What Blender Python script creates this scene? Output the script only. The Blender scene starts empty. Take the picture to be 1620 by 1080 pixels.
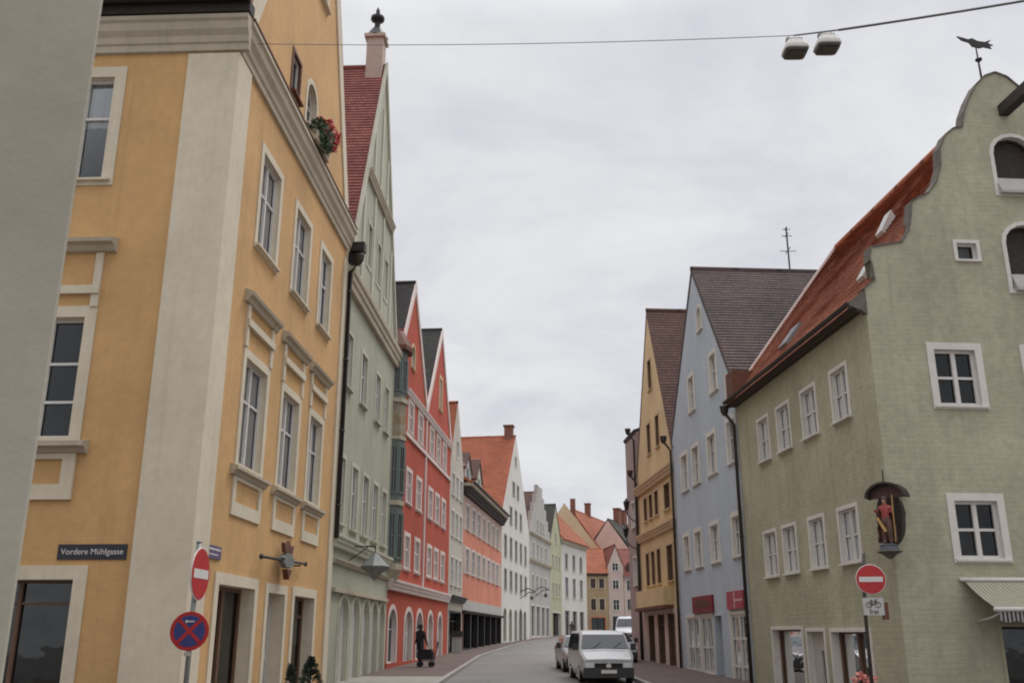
import bpy, bmesh, math, random
from mathutils import Vector, Matrix
from mathutils.noise import noise as mnoise
from mathutils.geometry import tessellate_polygon
random.seed(7)
SC = bpy.context.scene
COL = SC.collection
R = math.radians

# ------------------------------------------------------------------ materials
def nmat(name):
    m = bpy.data.materials.new(name); m.use_nodes = True
    nt = m.node_tree; nt.nodes.clear()
    out = nt.nodes.new('ShaderNodeOutputMaterial')
    b = nt.nodes.new('ShaderNodeBsdfPrincipled')
    nt.links.new(b.outputs[0], out.inputs[0])
    return m, nt, b, out

def N(nt, t, **kw):
    n = nt.nodes.new(t)
    for k, v in kw.items(): setattr(n, k, v)
    return n

def noise(nt, vec, scale, detail=4, rough=.55):
    n = N(nt, 'ShaderNodeTexNoise')
    n.inputs['Scale'].default_value = scale; n.inputs['Detail'].default_value = detail
    n.inputs['Roughness'].default_value = rough
    if vec is not None: nt.links.new(vec, n.inputs['Vector'])
    return n

def mapping(nt, vec, scale):
    m = N(nt, 'ShaderNodeMapping'); m.inputs['Scale'].default_value = scale
    nt.links.new(vec, m.inputs['Vector']); return m.outputs[0]

def ramp(nt, fac, stops):
    r = N(nt, 'ShaderNodeValToRGB'); e = r.color_ramp.elements
    e[0].position, e[0].color = stops[0][0], (*stops[0][1], 1)
    e[1].position, e[1].color = stops[-1][0], (*stops[-1][1], 1)
    for p, c in stops[1:-1]:
        x = e.new(p); x.color = (*c, 1)
    nt.links.new(fac, r.inputs[0]); return r.outputs[0]

def mix(nt, a, b, fac, mode='MIX'):
    m = N(nt, 'ShaderNodeMix', data_type='RGBA', blend_type=mode)
    for sock, v in ((m.inputs[6], a), (m.inputs[7], b), (m.inputs[0], fac)):
        if hasattr(v, 'is_linked'): nt.links.new(v, sock)
        elif isinstance(v, (int, float)): sock.default_value = v
        else: sock.default_value = (*v, 1)
    return m.outputs[2]

def bump(nt, b, h, strength, dist=.02):
    n = N(nt, 'ShaderNodeBump'); n.inputs['Strength'].default_value = strength
    n.inputs['Distance'].default_value = dist
    nt.links.new(h, n.inputs['Height']); nt.links.new(n.outputs[0], b.inputs['Normal'])

def stucco(name, col, var=.12, streak=.25, grain=.35, rough=.92, course=0, mott=.32, brick=0):
    """painted render with patchy fading, rain streaks and a rough grain"""
    m, nt, b, _ = nmat(name)
    tc = N(nt, 'ShaderNodeTexCoord').outputs['Object']
    big = noise(nt, tc, .45, 5, .6).outputs[0]
    lo = tuple(c * (1 - var) for c in col); hi = tuple(min(1, c * (1 + var)) for c in col)
    c = ramp(nt, big, [(.3, lo), (.7, hi)])
    st = noise(nt, mapping(nt, tc, (2.2, 2.2, .16)), 1.0, 5, .65).outputs[0]
    dirt = tuple(x * .62 for x in col)
    sf = N(nt, 'ShaderNodeMapRange'); sf.inputs[1].default_value = .52; sf.inputs[2].default_value = .78
    sf.inputs[4].default_value = streak; nt.links.new(st, sf.inputs[0])
    c = mix(nt, c, dirt, sf.outputs[0])
    md = noise(nt, tc, 5.5, 4, .6).outputs[0]
    c = mix(nt, c, ramp(nt, md, [(.3, (.8, .8, .8)), (.7, (1.14, 1.14, 1.14))]), mott, 'MULTIPLY')
    nt.links.new(c, b.inputs['Base Color']); b.inputs['Roughness'].default_value = rough
    g = noise(nt, tc, 26, 4, .7).outputs[0]
    h = g
    if course:
        hz = noise(nt, mapping(nt, tc, (1.2, 1.2, 9)), 1.6, 4, .6).outputs[0]
        a = N(nt, 'ShaderNodeMath', operation='MULTIPLY_ADD'); a.inputs[1].default_value = course
        nt.links.new(hz, a.inputs[0]); nt.links.new(g, a.inputs[2]); h = a.outputs[0]
    if brick:
        sp = N(nt, 'ShaderNodeSeparateXYZ'); nt.links.new(tc, sp.inputs[0])
        ad = N(nt, 'ShaderNodeMath', operation='ADD'); nt.links.new(sp.outputs[0], ad.inputs[0]); nt.links.new(sp.outputs[1], ad.inputs[1])
        cb = N(nt, 'ShaderNodeCombineXYZ'); nt.links.new(ad.outputs[0], cb.inputs[0]); nt.links.new(sp.outputs[2], cb.inputs[1])
        wob = noise(nt, tc, 1.3, 3).outputs[1]
        wv = N(nt, 'ShaderNodeVectorMath', operation='MULTIPLY_ADD'); nt.links.new(wob, wv.inputs[0]); wv.inputs[1].default_value = (.12, .12, 0); nt.links.new(cb.outputs[0], wv.inputs[2])
        br = N(nt, 'ShaderNodeTexBrick'); nt.links.new(wv.outputs[0], br.inputs[0]); br.inputs['Scale'].default_value = 1
        br.inputs['Brick Width'].default_value = .34; br.inputs['Row Height'].default_value = .125; br.inputs['Mortar Size'].default_value = .02; br.inputs['Mortar Smooth'].default_value = .8
        iv = N(nt, 'ShaderNodeMath', operation='MULTIPLY_ADD'); iv.inputs[1].default_value = -brick; nt.links.new(br.outputs[1], iv.inputs[0]); nt.links.new(h, iv.inputs[2]); h = iv.outputs[0]
    fs = noise(nt, mapping(nt, tc, (7, 7, .22)), 1.0, 4, .6).outputs[0]
    f2 = N(nt, 'ShaderNodeMapRange'); f2.inputs[1].default_value = .58; f2.inputs[2].default_value = .8; f2.inputs[4].default_value = streak * .9
    nt.links.new(fs, f2.inputs[0]); nt.links.new(mix(nt, c, dirt, f2.outputs[0]), b.inputs['Base Color'])
    bump(nt, b, h, grain, .03)
    return m

def plain(name, col, rough=.6, metal=0, var=.08, scale=8, bmp=.1):
    m, nt, b, _ = nmat(name)
    tc = N(nt, 'ShaderNodeTexCoord').outputs['Object']
    n = noise(nt, tc, scale, 4, .6).outputs[0]
    c = ramp(nt, n, [(.3, tuple(x * (1 - var) for x in col)), (.7, tuple(min(1, x * (1 + var)) for x in col))])
    nt.links.new(c, b.inputs['Base Color'])
    b.inputs['Roughness'].default_value = rough; b.inputs['Metallic'].default_value = metal
    if bmp: bump(nt, b, n, bmp, .01)
    return m

def tiles(name, c1, c2, row=.17, w=.18, patch=.35, moss=None):
    m, nt, b, _ = nmat(name)
    uv = N(nt, 'ShaderNodeUVMap').outputs[0]
    br = N(nt, 'ShaderNodeTexBrick'); nt.links.new(uv, br.inputs[0])
    br.inputs['Scale'].default_value = 1; br.inputs['Brick Width'].default_value = w
    br.inputs['Row Height'].default_value = row; br.inputs['Mortar Size'].default_value = .012
    br.inputs['Mortar Smooth'].default_value = .3
    br.inputs['Color1'].default_value = (*c1, 1); br.inputs['Color2'].default_value = (*c2, 1)
    br.inputs['Mortar'].default_value = (*[x * .35 for x in c1], 1)
    pn = noise(nt, uv, .8, 5, .65).outputs[0]
    c = mix(nt, br.outputs[0], ramp(nt, pn, [(.3, (.6, .6, .62)), (.7, (1.25, 1.2, 1.15))]), patch, 'MULTIPLY')
    if moss:
        mn = noise(nt, uv, 2.6, 6, .7).outputs[0]
        f = N(nt, 'ShaderNodeMapRange'); f.inputs[1].default_value = .58; f.inputs[2].default_value = .75
        f.inputs[4].default_value = .6; nt.links.new(mn, f.inputs[0])
        c = mix(nt, c, moss, f.outputs[0])
    nt.links.new(c, b.inputs['Base Color']); b.inputs['Roughness'].default_value = .85
    bump(nt, b, br.outputs[1], -.3, .02)
    return m

def glassy(name, tint=(.55, .58, .6), refl=.0, rough=.03, ior=1.5):
    m, nt, b, out = nmat(name); nt.nodes.remove(b)
    tr = N(nt, 'ShaderNodeBsdfTransparent'); tr.inputs[0].default_value = (*tint, 1)
    gl = N(nt, 'ShaderNodeBsdfGlossy'); gl.inputs['Roughness'].default_value = rough
    gl.inputs[0].default_value = (.9, .93, .95, 1)
    fr = N(nt, 'ShaderNodeFresnel'); fr.inputs[0].default_value = ior
    tc = N(nt, 'ShaderNodeTexCoord').outputs['Object']
    n = noise(nt, tc, 1.6, 2).outputs[0]
    bp = N(nt, 'ShaderNodeBump'); bp.inputs['Strength'].default_value = .12; bp.inputs['Distance'].default_value = .05
    nt.links.new(n, bp.inputs['Height']); nt.links.new(bp.outputs[0], gl.inputs['Normal'])
    a = N(nt, 'ShaderNodeMath', operation='ADD', use_clamp=True); a.inputs[1].default_value = refl
    nt.links.new(fr.outputs[0], a.inputs[0])
    ms = N(nt, 'ShaderNodeMixShader'); nt.links.new(a.outputs[0], ms.inputs[0])
    nt.links.new(tr.outputs[0], ms.inputs[1]); nt.links.new(gl.outputs[0], ms.inputs[2])
    nt.links.new(ms.outputs[0], out.inputs[0])
    return m

M = {}
M['orange'] = stucco('ochre_render', (.56, .34, .148), .12, .35, .3, course=.5)
M['cream'] = stucco('cream_trim', (.62, .55, .425), .09, .3, .12)
M['mould'] = stucco('weathered_moulding', (.45, .395, .30), .12, .4, .15)
M['sage'] = stucco('sage_render', (.375, .382, .295), .11, .4, .25)
M['sage_lt'] = stucco('pale_sage_trim', (.50, .50, .40), .1, .3, .15)
M['red'] = stucco('red_render', (.42, .064, .029), .15, .35, .2)
M['redtrim'] = stucco('pale_pink_trim', (.68, .58, .54), .08, .25, .15)
M['beige'] = stucco('beige_render', (.50, .46, .39), .1, .3, .2)
M['salmon'] = stucco('salmon_render', (.58, .21, .13), .13, .3, .2)
M['taupe'] = stucco('taupe_render', (.46, .36, .30), .1, .25, .2)
M['white'] = stucco('white_render', (.64, .62, .575), .06, .28, .2)
M['grey'] = stucco('grey_render', (.42, .41, .38), .1, .3, .2)
M['lime'] = stucco('lime_render', (.43, .43, .285), .1, .3, .2)
M['greenr'] = stucco('olive_render', (.41, .388, .28), .16, .5, .4, course=.6, mott=.6, brick=.2)
M['blue'] = stucco('pale_blue_render', (.455, .51, .57), .07, .25, .2)
M['yellow'] = stucco('yellow_render', (.64, .485, .27), .12, .3, .2)
M['yellowtrim'] = stucco('sand_trim', (.58, .43, .27), .1, .3, .15)
M['rose'] = stucco('old_rose_render', (.36, .28, .26), .1, .3, .2)
M['pink'] = stucco('faded_pink_render', (.60, .48, .42), .1, .25, .2)
M['ochre2'] = stucco('brown_ochre_render', (.42, .31, .19), .12, .25, .2)
M['greywall'] = stucco('grey_foreground_plaster', (.385, .355, .285), .16, .5, .12)
M['whitetrim'] = stucco('white_window_surround', (.66, .63, .58), .06, .2, .12)
M['frame'] = plain('white_painted_frame', (.62, .60, .57), .5, 0, .06)
M['greyframe'] = plain('grey_painted_frame', (.33, .34, .34), .5, 0, .06)
M['brownframe'] = plain('brown_painted_frame', (.13, .07, .04), .5, 0, .1)
M['teal'] = plain('teal_painted_wood', (.10, .155, .15), .5, 0, .12)
M['oriel'] = stucco('grey_green_oriel', (.15, .175, .16), .12, .3, .2)
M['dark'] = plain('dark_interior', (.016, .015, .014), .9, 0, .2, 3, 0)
M['curtain'] = plain('net_curtain', (.74, .73, .72), .9, 0, .10, 14, .2)
M['blind'] = plain('pale_roller_shutter', (.47, .45, .42), .7, 0, .06, 5, .1)
M['glass'] = glassy('window_glass', (.5, .52, .53), .0)
M['clearglass'] = glassy('pale_window_glass', (.8, .82, .84), .06)
M['darkglass'] = glassy('dark_shop_glass', (.3, .31, .31), .0, .05, 1.2)
M['lead'] = plain('grey_green_sheet', (.18, .195, .185), .6, .1, .2, 6, .2)
M['shopfront'] = plain('grey_brown_shopfront', (.095, .085, .075), .7, 0, .2, 4, .1)
M['shopglass'] = glassy('shop_glass', (.42, .44, .44), .02)
M['carglass'] = plain('car_glass', (.025, .03, .033), .06, 0, .1, 3, 0)
M['metal'] = plain('dark_painted_iron', (.03, .028, .027), .55, .3, .2)
M['pipe'] = plain('brown_downpipe', (.05, .042, .036), .5, .3, .2)
M['zinc'] = plain('zinc_sheet', (.22, .23, .24), .45, .6, .15)
M['galv'] = plain('galvanised_pole', (.20, .21, .20), .5, .5, .15)
M['wood'] = plain('dark_old_timber', (.035, .026, .02), .8, 0, .3, 12, .4)
M['rust'] = plain('reddish_brown_wood', (.12, .045, .025), .7, 0, .25)
M['stone'] = plain('granite_kerb', (.30, .28, .26), .85, 0, .2, 5, .3)
M['brick'] = plain('brick_chimney', (.20, .085, .06), .9, 0, .25, 9, .4)
M['signred'] = plain('sign_red', (.42, .018, .022), .4, 0, .06, 3, 0)
M['signwhite'] = plain('sign_white', (.62, .60, .57), .4, 0, .05, 3, 0)
M['signblue'] = plain('sign_blue', (.035, .045, .19), .4, 0, .08, 3, 0)
M['signback'] = plain('sign_back_grey', (.25, .26, .26), .5, .5, .1, 3, 0)
M['plateblack'] = plain('enamel_dark_blue', (.014, .016, .026), .35, 0, .1, 3, 0)
M['plateviolet'] = plain('enamel_violet_blue', (.10, .07, .16), .4, 0, .1, 3, 0)
M['fascia'] = plain('crimson_fascia', (.20, .014, .028), .5, 0, .12, 3, 0)
M['fascia2'] = plain('pinkish_red_fascia', (.38, .06, .09), .5, 0, .12, 3, 0)
M['black'] = plain('black_rubber', (.012, .012, .012), .8, 0, .2, 6, 0)
M['whitecar'] = plain('white_car_paint', (.50, .505, .515), .18, .15, .03, 2, 0)
M['silvercar'] = plain('silver_car_paint', (.46, .46, .47), .25, .4, .04, 2, 0)
M['redcar'] = plain('dark_red_car_paint', (.12, .02, .02), .25, 0, .05, 2, 0)
M['bumper'] = plain('dark_grey_bumper', (.035, .033, .034), .6, 0, .1, 4, 0)
M['lamp'] = plain('lamp_lens', (.60, .62, .62), .12, 0, .1, 20, .2)
M['chrome'] = plain('bright_metal', (.6, .6, .6), .2, .9, .05, 3, 0)
M['skin'] = plain('skin', (.42, .24, .17), .6, 0, .05, 6, 0)
M['blackcloth'] = plain('black_cloth', (.016, .015, .016), .9, 0, .25, 12, .2)
M['jeans'] = plain('dark_blue_cloth', (.03, .035, .055), .9, 0, .25, 12, .2)
M['browncloth'] = plain('dark_brown_cloth', (.06, .035, .03), .9, 0, .25, 12, .2)
M['greycloth'] = plain('grey_cloth', (.14, .14, .145), .9, 0, .2, 12, .2)
M['hair'] = plain('dark_hair', (.022, .016, .012), .8, 0, .3, 30, .3)
M['robe_red'] = plain('red_painted_wood', (.28, .045, .04), .6, 0, .3, 14, .3)
M['robe_dark'] = plain('brown_painted_wood', (.10, .05, .04), .6, 0, .35, 14, .3)
M['gold'] = plain('tarnished_gilding', (.38, .24, .08), .45, .5, .3, 14, .3)
M['plinth'] = plain('grey_plinth', (.085, .09, .105), .7, 0, .2, 9, .2)
M['leaf'] = plain('dark_leaf', (.035, .06, .022), .7, 0, .4, 7, 0)
M['leaf2'] = plain('conifer_leaf', (.02, .036, .02), .8, 0, .4, 7, 0)
M['petal'] = plain('red_petal', (.45, .03, .025), .6, 0, .3, 9, 0)
M['petal2'] = plain('salmon_pink_petal', (.60, .20, .16), .6, 0, .3, 9, 0)
M['terracotta'] = plain('terracotta_pot', (.30, .13, .075), .85, 0, .2, 9, .2)
M['lampbody'] = plain('weathered_white_lamp_housing', (.52, .50, .46), .5, 0, .15, 7, .1)
M['lampglass'] = plain('dark_lamp_bowl', (.055, .047, .042), .3, 0, .25, 9, .1)
M['cable'] = plain('steel_cable', (.10, .10, .105), .5, .5, .1, 9, 0)
M['box'] = plain('light_grey_cabinet', (.46, .46, .44), .6, 0, .08, 6, .1)
M['coping'] = plain('shadow_toned_coping', (.13, .112, .095), .85, 0, .3, 5, .2)  # dark coping tone with the shadow of the gable's edge faces painted in


M['t_red'] = tiles('red_plain_tiles', (.34, .12, .098), (.24, .08, .066), patch=.6)
M['t_orange'] = tiles('orange_plain_tiles', (.53, .195, .105), (.36, .115, .07), patch=.35, moss=(.16, .075, .05))
M['t_brown'] = tiles('brown_plain_tiles', (.125, .085, .078), (.078, .058, .058), patch=.6)
M['t_redbrown'] = tiles('reddish_brown_tiles', (.16, .085, .07), (.105, .06, .052))
M['t_dark'] = tiles('dark_plain_tiles', (.062, .06, .055), (.04, .04, .036))
M['t_bright'] = tiles('bright_orange_tiles', (.43, .135, .065), (.34, .10, .05), patch=.4)
M['t_grn'] = tiles('mossy_dark_tiles', (.085, .082, .066), (.06, .055, .048), moss=(.05, .06, .03))

def painted(name, cols, scale):
    m, nt, b, _ = nmat(name)
    tc = N(nt, 'ShaderNodeTexCoord').outputs['Object']
    n = noise(nt, tc, scale, 3, .6).outputs[0]
    k = len(cols)
    c = ramp(nt, n, [(.3 + .4 * i / (k - 1), cols[i]) for i in range(k)])
    nt.links.new(c, b.inputs['Base Color']); b.inputs['Roughness'].default_value = .9
    return m
M['fresco'] = painted('painted_fresco_panel', [(.20, .21, .18), (.30, .20, .10), (.32, .30, .25), (.24, .13, .07)], 2.6)

def striped(name, ca, cb, freq):
    m, nt, b, _ = nmat(name)
    uv = N(nt, 'ShaderNodeUVMap').outputs[0]
    w = N(nt, 'ShaderNodeTexWave', wave_type='BANDS', bands_direction='X')
    w.inputs['Scale'].default_value = freq; nt.links.new(uv, w.inputs[0])
    c = ramp(nt, w.outputs[1], [(.42, ca), (.58, cb)])
    n = noise(nt, uv, 9, 4).outputs[0]
    c = mix(nt, c, ramp(nt, n, [(.3, (.75, .75, .75)), (.7, (1.1, 1.1, 1.1))]), .6, 'MULTIPLY')
    nt.links.new(c, b.inputs['Base Color']); b.inputs['Roughness'].default_value = .9
    return m
M['awning'] = striped('striped_awning_cloth', (.40, .37, .28), (.23, .22, .16), 3.4)
M['valance'] = striped('valance_stripes', (.34, .32, .30), (.03, .03, .03), 3.4)

def asphalt():
    m, nt, b, _ = nmat('worn_asphalt')
    tc = N(nt, 'ShaderNodeTexCoord').outputs['Object']
    a = noise(nt, tc, .25, 6, .65).outputs[0]; f = noise(nt, tc, 40, 3).outputs[0]
    c = ramp(nt, a, [(.3, (.125, .12, .112)), (.7, (.19, .182, .17))])
    vo = N(nt, 'ShaderNodeTexVoronoi', distance='CHEBYCHEV'); vo.inputs['Scale'].default_value = .28; nt.links.new(tc, vo.inputs['Vector'])
    pv = ramp(nt, vo.outputs['Color'], [(.0, (.78, .78, .78)), (.25, (1, 1, 1)), (.8, (1, 1, 1)), (1, (1.14, 1.14, 1.14))])
    c = mix(nt, c, pv, .8, 'MULTIPLY')
    ve = N(nt, 'ShaderNodeTexVoronoi', feature='DISTANCE_TO_EDGE'); ve.inputs['Scale'].default_value = .45; nt.links.new(tc, ve.inputs['Vector'])
    c = mix(nt, c, ramp(nt, ve.outputs[0], [(.0, (.5, .5, .5)), (.012, (1, 1, 1))]), .6, 'MULTIPLY')
    c = mix(nt, c, ramp(nt, f, [(.3, (.75, .75, .75)), (.7, (1.2, 1.2, 1.2))]), .5, 'MULTIPLY')
    nt.links.new(c, b.inputs['Base Color']); b.inputs['Roughness'].default_value = .75
    bump(nt, b, f, .2, .01); return m
def pavers():
    m, nt, b, _ = nmat('reddish_brown_pavers')
    tc = N(nt, 'ShaderNodeTexCoord').outputs['Object']
    br = N(nt, 'ShaderNodeTexBrick'); nt.links.new(tc, br.inputs[0])
    br.inputs['Scale'].default_value = 1; br.inputs['Brick Width'].default_value = .3; br.inputs['Row Height'].default_value = .15
    br.inputs['Mortar Size'].default_value = .012
    br.inputs['Color1'].default_value = (.135, .085, .072, 1); br.inputs['Color2'].default_value = (.10, .072, .063, 1)
    br.inputs['Mortar'].default_value = (.06, .055, .05, 1)
    n = noise(nt, tc, .7, 5).outputs[0]
    c = mix(nt, br.outputs[0], ramp(nt, n, [(.3, (.7, .7, .7)), (.7, (1.3, 1.3, 1.3))]), .6, 'MULTIPLY')
    nt.links.new(c, b.inputs['Base Color']); b.inputs['Roughness'].default_value = .8
    return m
M['asphalt'] = asphalt(); M['pavers'] = pavers()
M['sett'] = plain('pale_stone_setts', (.27, .25, .22), .85, 0, .2, 4, .3)
M['ground'] = plain('distant_ground', (.16, .15, .135), .9, 0, .2, .5, .2)

# ------------------------------------------------------------------ geometry helpers
class Fr:
    """street-front frame: s along the front, p out of it, z up"""
    def __init__(f, P, D, left):
        l = math.hypot(*D); f.P = P; f.D = (D[0] / l, D[1] / l)
        f.Nn = (f.D[1], -f.D[0]) if left else (-f.D[1], f.D[0])
    def W(f, s, p, z):
        return Vector((f.P[0] + f.D[0] * s + f.Nn[0] * p, f.P[1] + f.D[1] * s + f.Nn[1] * p, z))
    def sub(f, s, p=0):
        g = Fr((0, 0), (1, 0), True); w = f.W(s, p, 0)
        g.P = (w.x, w.y); g.D = f.D; g.Nn = f.Nn; return g
WORLD = Fr((0, 0), (1, 0), False)     # s = x, p = y

class MB:
    def __init__(b): b.v = []; b.f = []; b.m = []; b.uv = {}
    def face(b, pts, mi=0, uv=None):
        i = len(b.v); b.v += [Vector(p) for p in pts]; b.f.append(list(range(i, i + len(pts)))); b.m.append(mi)
        if uv: b.uv[len(b.f) - 1] = uv
    def solid(b, verts, faces, mi=0):
        i = len(b.v); b.v += [Vector(p) for p in verts]
        for f in faces: b.f.append([i + k for k in f]); b.m.append(mi)
    def box(b, fr, s0, s1, p0, p1, z0, z1, mi=0):
        v = [fr.W(s, p, z) for z in (z0, z1) for p in (p0, p1) for s in (s0, s1)]
        b.solid(v, [(0, 1, 3, 2), (4, 6, 7, 5), (0, 4, 5, 1), (2, 3, 7, 6), (0, 2, 6, 4), (1, 5, 7, 3)], mi)
    def extrude(b, fr, poly, p0, p1, mi=0):
        n = len(poly)
        v = [fr.W(s, p0, z) for s, z in poly] + [fr.W(s, p1, z) for s, z in poly]
        tri = tessellate_polygon([[Vector((s, z, 0)) for s, z in poly]])
        fs = [tuple(t) for t in tri] + [tuple(k + n for k in reversed(t)) for t in tri]
        fs += [(i, (i + 1) % n, n + (i + 1) % n, n + i) for i in range(n)]
        b.solid(v, fs, mi)
    def ring(b, fr, inner, outer, p0, p1, mi=0):
        n = len(inner)
        v = []
        for p in (p0, p1):
            v += [fr.W(s, p, z) for s, z in inner] + [fr.W(s, p, z) for s, z in outer]
        fs = []
        for i in range(n):
            j = (i + 1) % n
            fs += [(i, j, n + j, n + i), (2 * n + i, 3 * n + i, 3 * n + j, 2 * n + j),
                   (i, 2 * n + i, 2 * n + j, j), (n + i, n + j, 3 * n + j, 3 * n + i)]
        b.solid(v, fs, mi)
    def profile(b, fr, s0, s1, prof, mi=0, close=True):
        """prof = (p, z) cross-section run along s"""
        n = len(prof)
        v = [fr.W(s0, p, z) for p, z in prof] + [fr.W(s1, p, z) for p, z in prof]
        fs = [(i, (i + 1) % n, n + (i + 1) % n, n + i) for i in range(n)]
        fs += [tuple(range(n)), tuple(reversed(range(n, 2 * n)))]
        b.solid(v, fs, mi)
    def tube(b, pts, r, n=8, mi=0, r1=None):
        pts = [Vector(p) for p in pts]; k = len(pts)
        rings = []
        for i, p in enumerate(pts):
            d = (pts[min(i + 1, k - 1)] - pts[max(i - 1, 0)]).normalized()
            up = Vector((0, 0, 1)) if abs(d.z) < .9 else Vector((1, 0, 0))
            a = d.cross(up).normalized(); c = d.cross(a)
            rr = r if r1 is None else r + (r1 - r) * i / (k - 1)
            rings.append([p + a * math.cos(2 * math.pi * j / n) * rr + c * math.sin(2 * math.pi * j / n) * rr for j in range(n)])
        v = [q for g in rings for q in g]
        fs = [(i * n + j, i * n + (j + 1) % n, (i + 1) * n + (j + 1) % n, (i + 1) * n + j) for i in range(k - 1) for j in range(n)]
        fs += [tuple(range(n)), tuple(reversed(range((k - 1) * n, k * n)))]
        b.solid(v, fs, mi)
    def lathe(b, base, prof, n=16, mi=0, axis=None, sx=1, sy=1):
        """prof = (r, h); axis = Vector, default up"""
        ax = Vector((0, 0, 1)) if axis is None else Vector(axis).normalized()
        up = Vector((1, 0, 0)) if abs(ax.x) < .9 else Vector((0, 1, 0))
        a = ax.cross(up).normalized(); c = ax.cross(a); base = Vector(base)
        v = [base + ax * h + (a * math.cos(2 * math.pi * j / n) * sx + c * math.sin(2 * math.pi * j / n) * sy) * r for r, h in prof for j in range(n)]
        k = len(prof)
        fs = [(i * n + j, i * n + (j + 1) % n, (i + 1) * n + (j + 1) % n, (i + 1) * n + j) for i in range(k - 1) for j in range(n)]
        fs += [tuple(range(n)), tuple(reversed(range((k - 1) * n, k * n)))]
        b.solid(v, fs, mi)
    def slope(b, a, bb, c, d, row=.17, th=.14, mi=0):
        """tiled roof slope: a-b is the eave edge, d-c the ridge edge; courses are real steps"""
        a, bb, c, d = map(Vector, (a, bb, c, d))
        nrm = (bb - a).cross(d - a).normalized()
        if nrm.z < 0: nrm = -nrm
        L = ((d - a).length + (c - bb).length) / 2; n = max(3, int(L / row))
        U = (bb - a).normalized(); u1 = (bb - a).length
        off = random.random() * 10
        for i in range(n):
            t0, t1 = i / n, (i + 1) / n
            q0, q1 = a.lerp(d, t0), bb.lerp(c, t0); r0, r1 = a.lerp(d, t1), bb.lerp(c, t1)
            l0, l1 = nrm * .035, nrm * .006
            ua, ub = (q0 - a).dot(U) + off, (q1 - a).dot(U) + off
            uc, ud = (r1 - a).dot(U) + off, (r0 - a).dot(U) + off
            v0, v1 = i * .17 + .012, (i + 1) * .17
            nu = max(1, min(14, int(u1 / .9)))
            for q in range(nu):
                wa, wb = q / nu, (q + 1) / nu
                dd = lambda w_, ii: nrm * (.012 * mnoise(q0.lerp(q1, w_) * .55) + .006 * mnoise(q0.lerp(q1, w_) * 3.1 + Vector((ii, 0, 0)))) if 0 < w_ < 1 else nrm * 0
                A0, A1, B1, B0 = q0.lerp(q1, wa) + l0 + dd(wa, i), q0.lerp(q1, wb) + l0 + dd(wb, i), r0.lerp(r1, wb) + l1 + dd(wb, i), r0.lerp(r1, wa) + l1 + dd(wa, i)
                m0, m1, m2, m3 = ua + (ub - ua) * wa, ua + (ub - ua) * wb, ud + (uc - ud) * wb, ud + (uc - ud) * wa
                b.face([A0, A1, B1, B0], mi, [(m0, v0), (m1, v0), (m2, v1), (m3, v1)])
                b.face([A0, A1, A1 - nrm * .045, A0 - nrm * .045], mi, [(m0, v0), (m1, v0), (m1, v0 + .02), (m0, v0 + .02)])
            b.face([q0 + l0, q1 + l0, q1 - nrm * (.01 if i else th), q0 - nrm * (.01 if i else th)], mi, [(ua, v0), (ub, v0), (ub, v0 + .02), (ua, v0 + .02)])
        e = nrm * th
        z = [(off, .05)] * 4
        b.face([a - e, bb - e, c - e, d - e], mi, z)
        b.face([a + nrm * .03, d + nrm * .006, d - e, a - e], mi, [(off, .05), (off + L, .05), (off + L, .1), (off, .1)])
        b.face([bb + nrm * .03, c + nrm * .006, c - e, bb - e], mi, [(off, .05), (off + L, .05), (off + L, .1), (off, .1)])
    def build(b, name, mats, parent=None, loc=None, smooth=False, recalc=True):
        mats = mats if isinstance(mats, (list, tuple)) else [mats]
        org = Vector(loc) if loc is not None else (ORG[parent.name] if parent is not None else Vector((0, 0, 0)))
        me = bpy.data.meshes.new(name)
        me.from_pydata([v - org for v in b.v], [], b.f)
        for m in mats: me.materials.append(m)
        for p, mi in zip(me.polygons, b.m): p.material_index = mi; p.use_smooth = smooth
        if b.uv:
            ul = me.uv_layers.new(name='UVMap')
            for fi, uv in b.uv.items():
                for li, q in zip(me.polygons[fi].loop_indices, uv): ul.data[li].uv = q
        if recalc:
            bm = bmesh.new(); bm.from_mesh(me); bmesh.ops.recalc_face_normals(bm, faces=bm.faces); bm.to_mesh(me); bm.free()
        o = bpy.data.objects.new(name, me); COL.objects.link(o)
        if parent is not None: o.parent = parent; ORG[o.name] = org
        else: o.location = org; ORG[o.name] = org
        return o
ORG = {}

def thing(name, label, cat, loc, group=None):
    o = bpy.data.objects.new(name, None); o.empty_display_size = .3; COL.objects.link(o)
    o.location = loc; o['label'] = label; o['category'] = cat
    if group: o['group'] = group
    ORG[o.name] = Vector(loc); return o
def tag(o, label, cat, group=None):
    o['label'] = label; o['category'] = cat
    if group: o['group'] = group
    return o
def struct(o): o['kind'] = 'structure'; return o
def copy_tree(o, loc, label, parent=None):
    c = o.copy(); COL.objects.link(c)
    if parent is None: c.location = loc; c['label'] = label
    else: c.parent = parent
    for ch in [x for x in COL.objects if x.parent == o]: copy_tree(ch, None, None, c)
    return c

def G(y):            # the street climbs gently away from the camera
    if y < 28: return 0.0
    return .017 * (y - 28)

# ------------------------------------------------------------------ house builder
def opening(s0, s1, z0, z1, arch=0, n=8):
    if not arch: return [(s0, z0), (s1, z0), (s1, z1), (s0, z1)]
    c = (s0 + s1) / 2; h = (s1 - s0) / 2
    pts = [(s0, z0), (s1, z0)]
    for i in range(n + 1):
        a = math.pi * i / n
        pts.append((c + h * math.cos(a), z1 - arch + arch * math.sin(a)))
    return pts

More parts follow.
